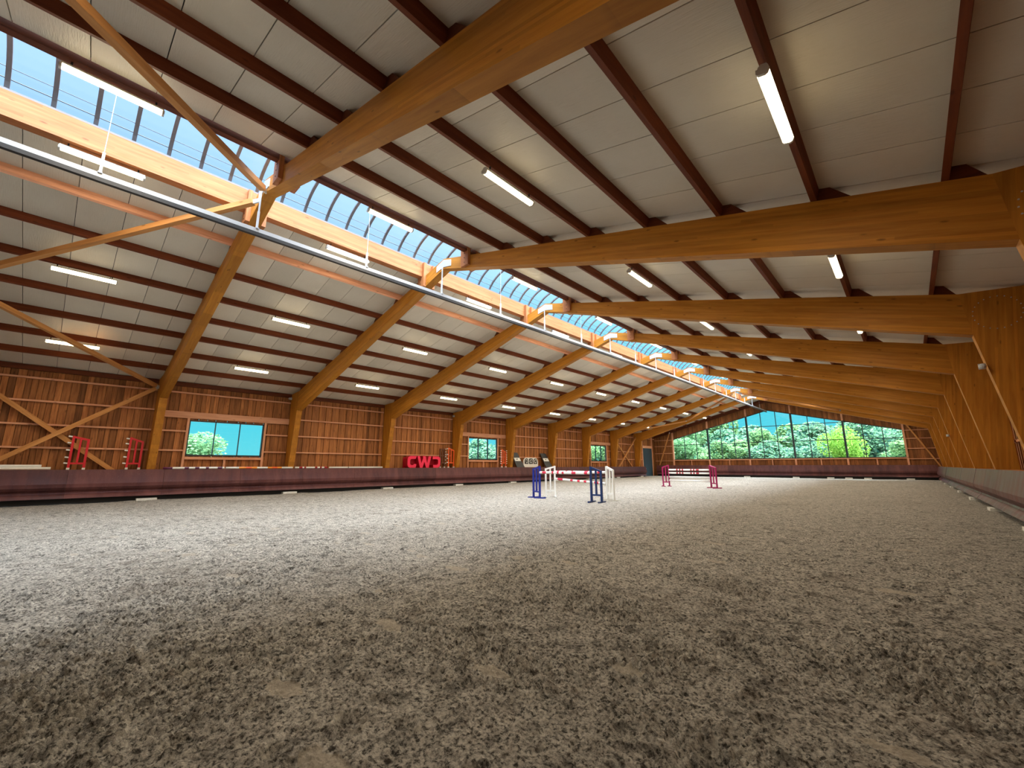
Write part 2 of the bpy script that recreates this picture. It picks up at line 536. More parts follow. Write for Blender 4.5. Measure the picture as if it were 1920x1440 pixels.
def build_floor():
    az0 = YAW   # the densest part of the mesh lies where one looks from the gate
    a_f = np.linspace(-math.radians(57), math.radians(57), 1400)
    a_b = np.linspace(math.radians(58), 2*math.pi-math.radians(58), 92)[1:-1]
    ang = np.concatenate([a_f, a_b]) + az0
    rs = [0.25]
    while rs[-1] < 62:
        r = rs[-1]
        rs.append(r + (0.05 if r < 1.3 else max(0.0085, min(0.13, r*r/1600.0))))
    rs = np.array(rs)
    R_, A_ = np.meshgrid(rs, ang, indexing='ij')
    X = -np.sin(A_)*R_
    Y = np.cos(A_)*R_
    sp_ = np.maximum(R_*0.00145, np.maximum(0.0085, np.minimum(0.13, R_*R_/1600.0)))
    def fade(size):
        return np.clip(size/(sp_*2.2)-0.4, 0, 1)
    wx = X + 0.03*(vnoise(X*9, Y*9, 91)-.5)
    wy = Y + 0.03*(vnoise(X*9+40, Y*9, 92)-.5)
    H = 0.045*(vnoise(X*0.9, Y*0.9, 1)-.5) + 0.022*(vnoise(X*3.1, Y*3.1, 2)-.5)
    patch = np.clip((vnoise(X*1.4, Y*1.4, 31)-.30)*2.2, 0.25, 1)
    H += patch*fade(0.16)*0.036*(vnoise(wx*8, wy*8, 3)-.5)
    H += patch*fade(0.08)*0.034*(np.abs(vnoise(wx*19, wy*19, 4)*2-1)-.4)
    d1, i1 = worley(wx*24, wy*24, 5)
    H += patch*fade(0.045)*0.046*(0.6-d1)*(0.25+i1)
    d2, i2 = worley(wx*52+9, wy*52, 6)
    H += (0.4+0.6*patch)*fade(0.020)*0.030*(0.6-d2)*(0.3+i2)
    H += fade(0.03)*0.008*(vnoise(wx*40, wy*40, 8)-.5)
    # hoof prints: bowls with a raised lip
    crust = np.zeros(X.shape)
    damp_dark = np.zeros(X.shape)
    for sc, seed, dens, dep in ((1.9, 50, 0.45, 0.026), (3.3, 60, 0.42, 0.020)):
        d, idv = worley(X*sc, Y*sc, seed, 0.95)
        rr = d/sc
        on = idv < dens
        rad = 0.055+0.035*np.modf(idv*37)[0]
        t = rr/rad
        bowl = np.where(t < 1, -(1-t*t)*dep, 0) + np.exp(-((t-1.15)/0.22)**2)*dep*0.55
        H += np.where(on, bowl, 0)*fade(0.12)
        damp_dark += np.where(on & (t < 0.9) & (np.modf(idv*91)[0] < .25), 0.15, 0)*fade(0.1)  # some of the prints darkened inside the bowl
    d, idv = worley(X*1.1+5, Y*2.4, 70, 0.95)
    lim = 0.07+0.13*np.modf(idv*53)[0]
    cr = np.where((idv < 0.17) & (d + 0.10*(vnoise(X*17, Y*17, 71)-.5) < lim), 1.0, 0)
    crust += 0.62*cr*np.clip(1.4-R_/14, 0.15, 1)
    H = H*(1-0.55*cr*fade(0.05))
    dm = vnoise(X*6.5, Y*6.5, 81)*vnoise(X*1.3, Y*1.3, 82)
    damp_dark = np.clip(damp_dark + 0.25*np.clip((dm-0.45)*5, 0, 1) + 0.30*(i1-0.5)*fade(0.045) + 0.5*(i2-0.5)*fade(0.020), 0, 0.6)
    Z = 0.195 + 0.0022*np.maximum(Y, 0) + H*np.clip(R_/1.2, 0.3, 1)*np.clip(0.45+8/R_, 0.5, 1)
    Xc = np.clip(X, XL+0.02, XW-0.02)
    Yc = np.clip(Y, YBACK+0.02, YEND-0.02)
    nr, na = X.shape
    idx = np.arange(nr*na).reshape(nr, na)
    j2 = np.roll(idx, -1, axis=1)
    q = np.stack([idx[:-1], idx[1:], j2[1:], j2[:-1]], axis=-1).reshape(-1, 4)
    inside = ((X > XL) & (X < XW) & (Y > YBACK) & (Y < YEND)).ravel()
    keep = inside[q].any(axis=1)
    q = q[keep]
    used = np.zeros(nr*na, dtype=bool)
    used[q.ravel()] = True
    remap = np.cumsum(used)-1
    q = remap[q]
    co = np.stack([Xc.ravel(), Yc.ravel(), Z.ravel()], axis=1)[used]
    # close the small hole at the pole
    ring = remap[idx[0]]
    me = bpy.data.meshes.new('floor')
    nq = len(q)
    me.vertices.add(len(co))
    me.vertices.foreach_set('co', co.astype(np.float32).ravel())
    me.loops.add(nq*4+len(ring))
    me.loops.foreach_set('vertex_index', np.concatenate([q.ravel(), ring]).astype(np.int32))
    me.polygons.add(nq+1)
    me.polygons.foreach_set('loop_start', np.concatenate([np.arange(nq)*4, [nq*4]]).astype(np.int32))
    me.update(calc_edges=True)
    me.validate()
    me.polygons.foreach_set('use_smooth', [True]*len(me.polygons))
    for nm, arr in (('crust', crust), ('damp_dark', damp_dark)):
        a = me.attributes.new(nm, 'FLOAT', 'POINT')
        a.data.foreach_set('value', arr.ravel()[used].astype(np.float32))
    me.materials.append(M['sand'])
    o = bpy.data.objects.new('floor', me)
    COL.objects.link(o)
    struct(o)
    # keep the surface facing up
    if me.polygons[0].normal.z < 0:
        me.flip_normals()
build_floor()

b = MB()
b.add([(-150, -60, -0.06), (120, -60, -0.06), (120, 200, -0.06), (-150, 200, -0.06)], [(0, 1, 2, 3)])
o = b.obj('outdoor_ground', M['outdoor_ground'])
struct(o)

# ------------------------------------------------------------------ ceiling (two slopes of grooved panels)
def ceiling(side):
    b = MB()
    s = 1 if side == 'right' else -1
    off = 0.2
    xi, xo = (-8.45, XW+0.25) if s > 0 else (-10.95, XL-0.25)
    def zc(x, k=0.0):
        return ztop(x) + off + k
    def slab(xa, xb, ya, yb, k0, k1, tone):
        vs = []
        for k in (k0, k1):
            for x_, y_ in ((xa, ya), (xb, ya), (xb, yb), (xa, yb)):
                vs.append((x_, y_, zc(x_, k)))
        b.add(vs, MB.BOXF if s > 0 else [tuple(reversed(f)) for f in MB.BOXF], 0, [(v[0], v[1], v[2]) for v in vs], tone)
    y = 3.41 - 0.79*21
    while y < YEND+0.2:
        slab(xi, xo, y+0.006, min(y+0.784, YEND+0.15), 0, 0.05, random.random())
        y += 0.79
    n0 = len(b.m)
    slab(xi, xo, YBACK-0.2, YEND+0.4, 0.052, 0.14, 0.5)
    b.m[n0:] = [1]*(len(b.m)-n0)
    o = b.obj('ceiling', [M['panel'], M['black']])
    struct(o)
ceiling('left')
ceiling('right')
b = MB()
SKY_END = Y0+8*BAY+FT
for (ya, yb) in ((SKY_END, YEND+0.4),):
    b.prism([(-10.97, 7.70), (XR, 8.03), (-8.43, 7.70), (-8.43, 7.95), (XR, 8.2), (-10.97, 7.95)], 'y', ya, yb)
o = b.obj('ceiling', M['panel'])
struct(o)

# ------------------------------------------------------------------ walls
def cladding_y(b, x0, x1, ya, yb, z0, z1f, holes=()):
    """vertical boards on a long wall; holes are (y0, y1, z0, z1)"""
    y = ya
    flip = False
    while y < yb:
        w = random.choice((0.14, 0.155, 0.17, 0.19, 0.21))
        ye = min(y+w, yb)
        t = min(1, max(0, random.gauss(0.5, 0.24)))
        jx = 0.028 if flip else 0.0
        flip = not flip
        zt = z1f
        segs = [(z0, zt)]
        for (h0, h1, g0, g1) in holes:
            if ye > h0+0.01 and y < h1-0.01:
                ns = []
                for a_, c_ in segs:
                    if g0 > a_:
                        ns.append((a_, min(g0, c_)))
                    if g1 < c_:
                        ns.append((max(g1, a_), c_))
                segs = ns
        for a_, c_ in segs:
            if c_-a_ > 0.01:
                b.box(x0-jx, x1-jx, y+0.006, ye-0.006, a_, c_, 0, 'z', t)
        y = ye

WIN = [(3.45, 6.25, 1.86, 3.33), (18.72, 21.46, 1.86, 3.33), (33.76, 36.55, 1.86, 3.33)]
DOOR = (44.3, 46.6, 0.0, 3.35)
b = MB()
cladding_y(b, XL-0.04, XL, YBACK, YEND, 0.0, 4.90, WIN+[DOOR])
b.box(XL-0.12, XL-0.07, YBACK, WIN[0][0], 0.0, 4.9, 0, 'y', 0.0)
prev = WIN[0][1]
b.box(XL-0.12, XL-0.07, WIN[0][0], YEND, 3.4, 4.9, 0, 'y', 0.0)
b.box(XL-0.12, XL-0.07, WIN[0][0], YEND, 0.0, 1.82, 0, 'y', 0.0)
for a_, c_ in ((WIN[0][1], WIN[1][0]), (WIN[1][1], WIN[2][0]), (WIN[2][1], YEND)):
    b.box(XL-0.12, XL-0.07, a_, c_, 1.8, 3.42, 0, 'y', 0.0)
wall_left = struct(b.obj('wall_left', M['larch']))
wall_left['label'] = 'reddish-brown vertical larch boarding with thin horizontal girts'
# girts between the posts
def bays():
    ys = [YBACK] + [Y0+BAY*k for k in range(-3, 9)] + [YEND]
    return [(ys[i]+(FT if i else 0), ys[i+1]) for i in range(len(ys)-1)]
for (ya, yb) in bays():
    if yb < -3:
        continue
    win = next((w for w in WIN if ya < w[0] < yb), None)
    for z in (2.08, 2.86, 3.66, 4.44):
        b = MB()
        if win and z < 3.5:
            b.box(XL+0.001, XL+0.085, ya, win[0]-0.08, z-0.03, z+0.03, tone=0.6)
            b.obj('girt', M['girt'], wall_left)
            b = MB()
            b.box(XL+0.001, XL+0.085, win[1]+0.08, yb, z-0.03, z+0.03, tone=0.6)
        elif win and z < 4:
            b.box(XL+0.001, XL+0.10, ya, yb, 3.40, 3.66, tone=0.45)
        elif yb > 46 and z < 4:
            b.box(XL+0.001, XL+0.085, ya, 44.2, z-0.03, z+0.03, tone=0.6)
        else:
            b.box(XL+0.001, XL+0.085, ya, yb, z-0.03, z+0.03, tone=0.6)
        b.obj('girt', M['girt'], wall_left)
    b = MB()
    b.box(XL+0.001, XL+0.12, ya, yb, 4.70, 4.87, tone=0.3)
    b.obj('eaves_beam', M['purlin'], wall_left)
    if win:
        b = MB()
        for yy in (win[0]-0.08, win[1]):
            b.box(XL+0.001, XL+0.09, yy, yy+0.08, 0.6, 3.40, grain='z', tone=0.6)
            b.obj('window_jamb', M['girt'], wall_left)
            b = MB()
        b.box(XL+0.001, XL+0.09, (win[0]+win[1])/2-0.04, (win[0]+win[1])/2+0.04, 0.6, 1.72, grain='z', tone=0.6)
        b.obj('window_stud', M['girt'], wall_left)
        b = MB()
        b.box(XL+0.001, XL+0.11, win[0], win[1], 1.72, 1.82, tone=0.55)
        b.obj('window_sill_timber', M['girt'], wall_left)
for i, (ya, yb, za, zb) in enumerate(WIN):
    w = bpy.data.objects.new(f'window_{i+1}', None)
    w.location = (XL-0.02, ya, za)
    COL.objects.link(w)
    struct(w)
    b = MB()
    x0, x1 = XL-0.06, XL+0.03
    b.box(x0, x1, ya, yb, za, za+0.06)
    b.box(x0, x1, ya, yb, zb-0.05, zb)
    for k in range(4):
        yy = ya + (yb-ya-0.05)*k/3
        b.box(x0, x1, yy, yy+(0.05 if k in (0, 3) or i else 0.03), za, zb)
    b.obj('window_frame', M['dark_frame'], w)
    for k in range(3):
        b = MB()
        b.box(XL-0.02, XL-0.012, ya+(yb-ya)*k/3+0.02, ya+(yb-ya)*(k+1)/3-0.02, za+0.03, zb-0.03)
        b.obj('window_pane', M['glass'], w)
# sliding door near the far corner
b = MB()
b.box(XL-0.03, XL+0.05, DOOR[0], DOOR[1], 0.1, DOOR[3])
dr = struct(b.obj('door_1', M['door']))
for yy in (DOOR[0]-0.12, DOOR[1]):
    b = MB()
    b.box(XL+0.002, XL+0.10, yy, yy+0.12, 0.1, 4.6, grain='z', tone=0.7)
    b.obj('door_jamb', M['girt'], dr)
b = MB()
b.box(XL+0.002, XL+0.10, DOOR[0]-0.1, DOOR[1]+0.1, DOOR[3]+0.02, DOOR[3]+0.28, tone=0.8)
b.obj('door_lintel', M['girt'], dr)
b = MB()
b.box(XL+0.05, XL+0.09, DOOR[0]+0.5, DOOR[0]+0.62, 1.0, 1.14)
b.obj('door_handle', M['steel'], dr)

# right wall, mostly behind the row of posts
b = MB()
cladding_y(b, XW, XW+0.04, YBACK, YEND, 0.0, 4.86)
b.box(XW+0.05, XW+0.10, YBACK, YEND, 0.0, 4.88, 0, 'y', 0.0)
wall_right = struct(b.obj('wall_right', M['larch']))
for z in (2.08, 2.86, 3.66, 4.44):
    for (ya, yb) in bays():
        b = MB()
        b.box(XW-0.085, XW-0.001, ya, yb, z-0.03, z+0.03, tone=0.6)
        b.obj('girt', M['girt'], wall_right)

# end gable with the long gabled window
WX0, WX1, WZ0 = -19.35, -0.05, 2.08
def wtop(x):
    return 6.86 - 0.2585*abs(x-XR)
b = MB()
def gable_wall(b, y0, y1, wx0, wx1, wz0, wt):
    x = XL-0.1
    while x < XW+0.1:
        w = random.choice((0.14, 0.155, 0.17, 0.19))
        xe = x+w
        t = min(1, max(0, random.gauss(0.16, 0.15)))  # weaker light on the end gable put into darker board tones
        xm = (x+xe)/2
        zt = (ztop(xm)+0.19) if abs(xm-XR) > 1.25 else 7.9
        inwin = wx0 < xm < wx1
        for a_, c_ in (([(0.0, wz0), (wt(xm), zt)]) if inwin else [(0.0, zt)]):
            b.box(x+0.003, xe-0.003, y0, y1, a_, c_, 0, 'z', t)
        x = xe
gable_wall(b, YEND, YEND+0.05, WX0, WX1, WZ0, wtop)
b.box(XL-0.1, XW+0.1, YEND+0.06, YEND+0.09, 0.0, WZ0-0.06, 0, 'x', 0.0)
b.box(XL-0.1, WX0-0.05, YEND+0.06, YEND+0.09, WZ0-0.06, 4.7, 0, 'x', 0.0)
b.box(WX1+0.05, XW+0.1, YEND+0.06, YEND+0.09, WZ0-0.06, 4.7, 0, 'x', 0.0)
for xa, xb in ((XL-0.1, XR), (XR, XW+0.1)):
    q = [(xa, wtop(xa)), (xb, wtop(xb)), (xb, ztop(xb)+0.16), (xa, ztop(xa)+0.16)]
    b.prism(q, 'y', YEND+0.06, YEND+0.09, along=(1, 0), tone=0.0)
wall_end = struct(b.obj('wall_end', M['larch']))
# posts, rails and sloping beams of the gable
xs = [WX0 + (WX1-WX0)*k/15 for k in range(16)]
for k in (0, 3, 6, 9, 12, 15):
    b = MB()
    b.box(xs[k]-0.07, xs[k]+0.07, YEND-0.16, YEND-0.001, 0.3, WZ0-0.02, grain='z', tone=0.55)
    b.obj('gable_post', M['girt'], wall_end)
    b = MB()
    b.box(xs[k]-0.07, xs[k]+0.07, YEND-0.16, YEND-0.001, wtop(xs[k]) if 0 < k < 15 else WZ0, ztop(xs[k])+0.15, grain='z', tone=0.5)
    b.obj('gable_post', M['girt'], wall_end)
for k in range(0, 15, 3):
    xm = (xs[k]+xs[k+3])/2
    b = MB()
    b.box(xm-0.04, xm+0.04, YEND-0.10, YEND-0.001, 0.3, WZ0-0.1, grain='z', tone=0.55)
    b.obj('sill_stud', M['girt'], wall_end)
b = MB()
b.box(WX0, WX1, YEND-0.12, YEND-0.001, WZ0-0.10, WZ0-0.01, grain='x', tone=0.5)
b.obj('sill_framing', M['girt'], wall_end)
for s in (1, -1):
    xo = 2.1 if s > 0 else mx(2.1)
    b = MB()
    p = [(XR, 7.62), (XR, 7.95), (xo, ztop(xo)+0.17), (xo, ztop(xo)-0.16)]
    b.prism(p, 'y', YEND-0.22, YEND-0.002, along=(xo-XR, -2.8), tone=0.15)
    b.obj('gable_rafter', M['purlin'], wall_end)
for z in (1.95, 2.79, 3.6, 4.28):
    b = MB()
    b.box(WX1+0.08, XW-0.1, YEND-0.09, YEND-0.001, z-0.03, z+0.03, grain='x')
    b.obj('girt', M['girt'], wall_end)
    b = MB()
    b.box(XL+0.1, WX0-0.08, YEND-0.09, YEND-0.001, z-0.03, z+0.03, grain='x')
    b.obj('girt', M['girt'], wall_end)
w = bpy.data.objects.new('window_4', None)
w.location = (XR, YEND, WZ0)
COL.objects.link(w)
struct(w)
for k, x in enumerate(xs):
    b = MB()
    hw = 0.075 if k in (3, 6, 9, 12) else 0.03
    b.box(x-hw, x+hw, YEND-(0.16 if hw > 0.05 else 0.03), YEND+0.05, WZ0, wtop(x)-0.01)
    b.obj('mullion', M['dark_frame'], w)
b = MB()
b.box(WX0, WX1, YEND-0.02, YEND+0.05, WZ0, WZ0+0.06)
b.obj('window_rail', M['dark_frame'], w)
for z in (3.70, 5.24):
    b = MB()
    xa = max(WX0, XR-(6.86-z)/0.2585)
    b.box(xa, min(WX1, mx(xa)), YEND-0.02, YEND+0.04, z-0.03, z+0.03)
    b.obj('window_rail', M['dark_frame'], w)
b = MB()
for s in (1, -1):
    xo = WX1 if s > 0 else WX0
    b.prism([(XR, 6.86), (XR, 6.78), (xo, wtop(xo)-0.08), (xo, wtop(xo))], 'y', YEND-0.02, YEND+0.05)
b.obj('window_rail', M['dark_frame'], w)
for k in range(15):
    b = MB()
    xa, xb = xs[k]+0.03, xs[k+1]-0.03
    pts = [(xa, WZ0+0.03), (xb, WZ0+0.03), (xb, wtop(xb)-0.04)]
    if xa < XR < xb:
        pts.append((XR, wtop(XR)-0.04))
    pts.append((xa, wtop(xa)-0.04))
    b.prism(pts, 'y', YEND+0.01, YEND+0.018)
    b.obj('window_pane', M['glass'], w)

# back gable behind the camera, unseen, boarded shut to cut the backlight
b = MB()
gable_wall(b, YBACK-0.05, YBACK, 90, 91, 2.08, wtop)
b.box(XL-0.1, XW+0.1, YBACK-0.12, YBACK-0.07, 0.0, 4.8, 0, 'x', 0.2)
wall_back = struct(b.obj('wall_back', M['larch']))

# ------------------------------------------------------------------ glulam portal frames
def frame_parts(parent, Y, first):
    ya, yb = Y, Y+FT
    for s in (1, -1):
        f = (lambda x: x) if s > 0 else mx
        raf = [(f(XR), 7.42), (f(1.28), 4.03), (f(1.2), 4.93), (f(XR), 7.75)]
        pst = [(f(1.28), 4.03), (f(1.86), 0.05), (f(2.1), 0.05), (f(2.1), 4.86), (f(1.2), 4.93)]
        if s < 0:
            raf.reverse()
            pst.reverse()
        b = MB()
        b.prism(raf, 'y', ya, yb, along=(s*10.9, -3.1), tone=0.5)
        b.obj('rafter', M['glulam'], parent)
        b = MB()
        b.prism(pst, 'y', ya+0.001, yb-0.001, along=(s*0.5, 4), tone=0.47)
        b.obj('post', M['glulam'], parent)
        # timber hangers that carry the two ridge beams
        for (q0, q1) in ((ya-0.09, ya), (yb, yb+0.09)):
            b = MB()
            xa, xb = sorted((f(-8.78), f(-8.46)))
            b.box(xa, xb, q0, q1, 7.12, 7.93, grain='z', tone=0.6)
            hb = b.obj('hanger_block', M['pine'], parent)
            if q0 < ya and Y < 20:
                for zz in (7.22, 7.36, 7.5):
                    b = MB()
                    b.tube([((xa+xb)/2, q0-0.008, zz), ((xa+xb)/2, q0+0.008, zz)], 0.015, 6)
                    bolt_child(b, hb, parent)
    for q0, q1 in ((ya-0.012, ya), (yb, yb+0.012)):
        b = MB()
        b.prism([(XR-0.36, 7.40), (XR, 7.47), (XR+0.36, 7.40), (XR+0.36, 7.60), (XR, 7.71), (XR-0.36, 7.60)], 'y', q0, q1)
        b.obj('ridge_plate', M['punched'], parent)
    if 5 < Y < 15:
        pst_o = [c for c in parent.children if c.name.startswith('post')][0]
        for i in range(22):
            th = 2*math.pi*i/22
            b = MB()
            xx, zz = 1.66+0.33*math.cos(th), 4.42+0.33*math.sin(th)
            b.tube([(xx, ya-0.004, zz), (xx, ya+0.004, zz)], 0.011, 6)
            me = b.mesh('dowel', [M['steel']])
            me.transform(Matrix.Translation(-parent.location))
            o = bpy.data.objects.new('dowel', me)
            COL.objects.link(o)
            o.parent = pst_o

def bolt_child(b, hb, parent):
    me = b.mesh('bolt', [M['black']])
    me.transform(Matrix.Translation(-parent.location))
    o = bpy.data.objects.new('bolt', me)
    COL.objects.link(o)
    o.parent = hb
    return o

frame_lbl = {
    -1: 'glulam portal frame behind the viewer that the nearest roof braces run back to',
    0: 'nearest honey-brown glulam portal frame, its rafter sweeping overhead across the top',
    1: 'second glulam portal frame, post just past the widest blue-sky wall window',
    2: 'third glulam portal frame, post left of the red letter sign',
    3: 'fourth glulam portal frame, post between the red letters and the window with a bush',
    4: 'fifth glulam portal frame, post beside the window with a bush and grey ramps',
    5: 'sixth glulam portal frame, post just beyond the white arched panel',
    6: 'seventh glulam portal frame, post in front of the farthest small wall window',
    7: 'eighth glulam portal frame, post before the far X-braced wall bay',
    8: 'ninth and farthest glulam portal frame, post next to the slate blue door',
}
for k in range(-1, 9):
    Y = Y0 + BAY*k
    p = empty('portal_frame', (XR, Y, 0), frame_lbl[k], 'timber frame', 'glulam portal frames spanning the arena')
    frame_parts(p, Y, k == 0)
    # concrete footings
    for s in (1, -1):
        xx = 1.38 if s > 0 else mx(1.42)+0.0
        xa, xb = sorted((xx, 2.15 if s > 0 else mx(2.15)))
        if k < 0:
            continue
        g = GROUND(Y)
        b = MB()
        b.prism([(xa, g-0.12), (xb, g-0.12), (xb-0.02, g+0.085), (xa+0.02, g+0.085)], 'y', Y-0.17, Y+FT+0.17)
        o = b.obj('concrete_footing', M['concrete'])
        side = 'wall with the windows' if s < 0 else 'windowless long wall'
        tag(o, f'pale concrete footing poking from under the kickboard, {ORD[k]} along the {side}', 'footing', 'concrete footings under the long kickboards')

# far kickboard footings
for i, x in enumerate((-11.8, -7.75, -5.2, -3.95, -2.7, -0.1)):
    g = GROUND(YEND)
    b = MB()
    b.box(x-0.24, x+0.24, YEND-1.32, YEND-1.0, g-0.1, g+0.11)
    o = b.obj('concrete_footing', M['concrete'])
    tag(o, f'small pale concrete block under the far end kickboard, {ORD[i]} from the windows side', 'footing', 'concrete blocks under the far end kickboard')

# ------------------------------------------------------------------ ridge beams, purlins
for s in (-1, 1):
    b = MB()
    xa, xb = (-10.95, -10.72) if s < 0 else (-8.64, -8.50)
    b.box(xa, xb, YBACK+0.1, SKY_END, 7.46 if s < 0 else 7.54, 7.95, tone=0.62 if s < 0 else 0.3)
    o = b.obj('ridge_beam', M['pine'] if s < 0 else M['purlin'])  # viewer-side beam: its shade put into darker timber and tone
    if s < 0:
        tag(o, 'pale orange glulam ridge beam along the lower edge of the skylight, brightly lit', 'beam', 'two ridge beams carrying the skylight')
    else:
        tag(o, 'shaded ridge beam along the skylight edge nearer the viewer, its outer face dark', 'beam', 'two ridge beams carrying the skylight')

PX = [-7.22, -5.88, -4.53, -3.20, -1.87, -0.54, 0.81]
TH = math.atan(SL)
def purlin(s, i):
    x = PX[i]
    f = (lambda q: q) if s > 0 else mx
    nx, nz = math.sin(TH)*s, math.cos(TH)     # away from the roof plane, upward
    tx, tz = math.cos(TH)*s, -math.sin(TH)    # down the slope
    bx, bz = f(x), ztop(x)
    w, h = 0.075, 0.205
    c = [(bx-tx*w/2, bz-tz*w/2), (bx+tx*w/2, bz+tz*w/2), (bx+tx*w/2+nx*h, bz+tz*w/2+nz*h), (bx-tx*w/2+nx*h, bz-tz*w/2+nz*h)]
    b = MB()
    j = random.random()*30
    ya, yb = YBACK+0.1, YEND-0.23
    vs = [(p[0], ya, p[1]) for p in c] + [(p[0], yb, p[1]) for p in c]
    lc = [(ya+j, p[0], p[1]) for p in c] + [(yb+j, p[0], p[1]) for p in c]
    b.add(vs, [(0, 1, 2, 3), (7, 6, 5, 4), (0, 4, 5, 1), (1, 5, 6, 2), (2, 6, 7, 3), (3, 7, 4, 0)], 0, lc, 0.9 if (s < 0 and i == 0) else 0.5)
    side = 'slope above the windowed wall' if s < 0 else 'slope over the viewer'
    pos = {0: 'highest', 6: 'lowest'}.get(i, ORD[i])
    o = b.obj('purlin', M['girt'] if (s < 0 and i == 0) else M['purlin'])  # top purlin: skylight falling on it put into paler timber and tone
    note = ', paler red than the rest, skylight on it painted in' if (s < 0 and i == 0) else ''
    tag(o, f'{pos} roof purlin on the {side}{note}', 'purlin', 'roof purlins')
    # wedge cleats on top of every rafter, on the downhill side
    for k in range(-1, 9):
        Y = Y0+BAY*k
        L = 0.42
        if i == 6:
            L = 0.34
        p0 = (bx+tx*w/2, bz+tz*w/2)
        poly = [p0, (p0[0]+tx*L, p0[1]+tz*L), (p0[0]+tx*0.12+nx*h*0.98, p0[1]+tz*0.12+nz*h*0.98), (p0[0]+nx*h*0.98, p0[1]+nz*h*0.98)]
        if s < 0:
            poly.reverse()
        b = MB()
        b.prism(poly, 'y', Y+0.02, Y+FT-0.02, along=(1, 0), tone=0.3)
        b.obj('wedge_cleat', M['purlin'], o)
for s in (-1, 1):
    for i in range(7):
        purlin(s, i)

# ------------------------------------------------------------------ skylight
sk = bpy.data.objects.new('window_5', None)
sk.location = (XR, YBACK, 7.95)
COL.objects.link(sk)
struct(sk)
NARC = 14
xa_, xb_ = -10.83, -8.57
def arc(i, d=0.0):
    t = math.pi*(0.13 + 0.74*i/NARC)
    hw = (xb_-xa_)/2
    k = math.cos(math.pi*0.13)
    x = XR - (hw+d)*math.cos(t)/k
    s0 = math.sin(math.pi*0.13)
    z = 7.97 + (0.62+d)*(math.sin(t)-s0)/(1-s0)*1.0
    return x, z
NA = NARC+1
k = -26
ys = []
while 1.25+0.5635*k < SKY_END:
    yy = 1.25+0.5635*k
    if yy > YBACK:
        ys.append(yy)
    k += 1
vis = 0
for yy in ys:
    b = MB()
    p1 = [arc(i, -0.02) for i in range(NA)]
    p2 = [arc(i, 0.03) for i in range(NA)]
    vs, fs = [], []
    for i in range(NA):
        vs += [(p1[i][0], yy-0.034, p1[i][1]), (p1[i][0], yy+0.034, p1[i][1]), (p2[i][0], yy+0.034, p2[i][1]), (p2[i][0], yy-0.034, p2[i][1])]
    for i in range(NA-1):
        for q in range(4):
            r_ = (q+1) % 4
            fs.append((i*4+q, i*4+r_, (i+1)*4+r_, (i+1)*4+q))
    b.add(vs, fs)
    b.obj('arched_rib', M['rib'], sk)
b = MB()
vs, fs = [], []
for i in range(NA):
    x_, z_ = arc(i, 0.045)
    vs += [(x_, YBACK, z_), (x_, SKY_END, z_)]
fs = [(2*i, 2*i+2, 2*i+3, 2*i+1) for i in range(NA-1)]
b.add(vs, fs)
b.obj('glazing_sheet', M['sheet'], sk)
for i, r_ in ((1.3, 0.006), (2.3, 0.004), (6.0, 0.004)):
    b = MB()
    x_, z_ = arc(i, 0.02)
    b.tube([(x_, YBACK, z_), (x_, SKY_END, z_)], r_*1.5, 5)
    b.obj('sheet_joint', M['black'], sk)
for s in (-1, 1):
    b = MB()
    xc = -10.86 if s < 0 else -8.54
    b.box(xc-0.12, xc+0.12, YBACK, SKY_END, 7.952, 8.0)
    b.obj('kerb_flashing', M['rib'], sk)
for yy in (SKY_END, YBACK):
    b = MB()
    vs = [(arc(i, 0.05)[0], yy, arc(i, 0.05)[1]) for i in range(NA)]
    b.prism([(v[0], v[2]) for v in vs], 'y', yy, yy+0.02)
    b.obj('end_cap', M['rib'], sk)

# ------------------------------------------------------------------ strip lights
def make_light():
    r = bpy.data.objects.new('strip_light', None)
    COL.objects.link(r)
    b = MB()
    L = 0.61
    b.prism([(-0.05, 0.0), (0.05, 0.0), (0.045, 0.03), (0.025, 0.055), (-0.025, 0.055), (-0.045, 0.03)], 'y', -L, L)
    b.obj('housing', M['lamp_body'], r)
    b = MB()
    b.prism([(-0.055, 0.001), (-0.05, -0.04), (-0.03, -0.058), (0.03, -0.058), (0.05, -0.04), (0.055, 0.001)], 'y', -L+0.02, L-0.02)
    b.obj('diffuser', M['lit'], r)
    for q in (-1, 1):
        b = MB()
        b.prism([(-0.06, 0.0), (-0.052, -0.045), (-0.03, -0.062), (0.03, -0.062), (0.052, -0.045), (0.06, 0.0)], 'y', *sorted((q*(L-0.02), q*(L+0.01))))
        b.obj('end_cap', M['lamp_body'], r)
        b = MB()
        b.box(-0.008, 0.008, q*0.5-0.012, q*0.5+0.012, 0.05, 0.118)
        b.obj('strap', M['black'], r)
    ld = bpy.data.lights.new('lamp_light', 'AREA')
    ld.shape = 'RECTANGLE'
    ld.size = 0.09
    ld.size_y = 1.18
    ld.energy = LAMP_WATT
    ld.color = (1.0, 0.84, 0.60)
    lo = bpy.data.objects.new('lamp_light', ld)
    COL.objects.link(lo)
    lo.parent = r
    lo.location = (0, 0, -0.062)
    return r
rows = [(-10.84, 7.34, 'the bright ridge beam'), (-14.86, None, 'the third purlin of the windowed slope'), (-18.86, None, 'the sixth purlin of the windowed slope'),
        (-8.57, 7.42, 'the shaded ridge beam'), (-4.53, None, 'the third purlin of the slope over the viewer'), (-0.54, None, 'the sixth purlin of the slope over the viewer')]
proto = make_light()
first = True
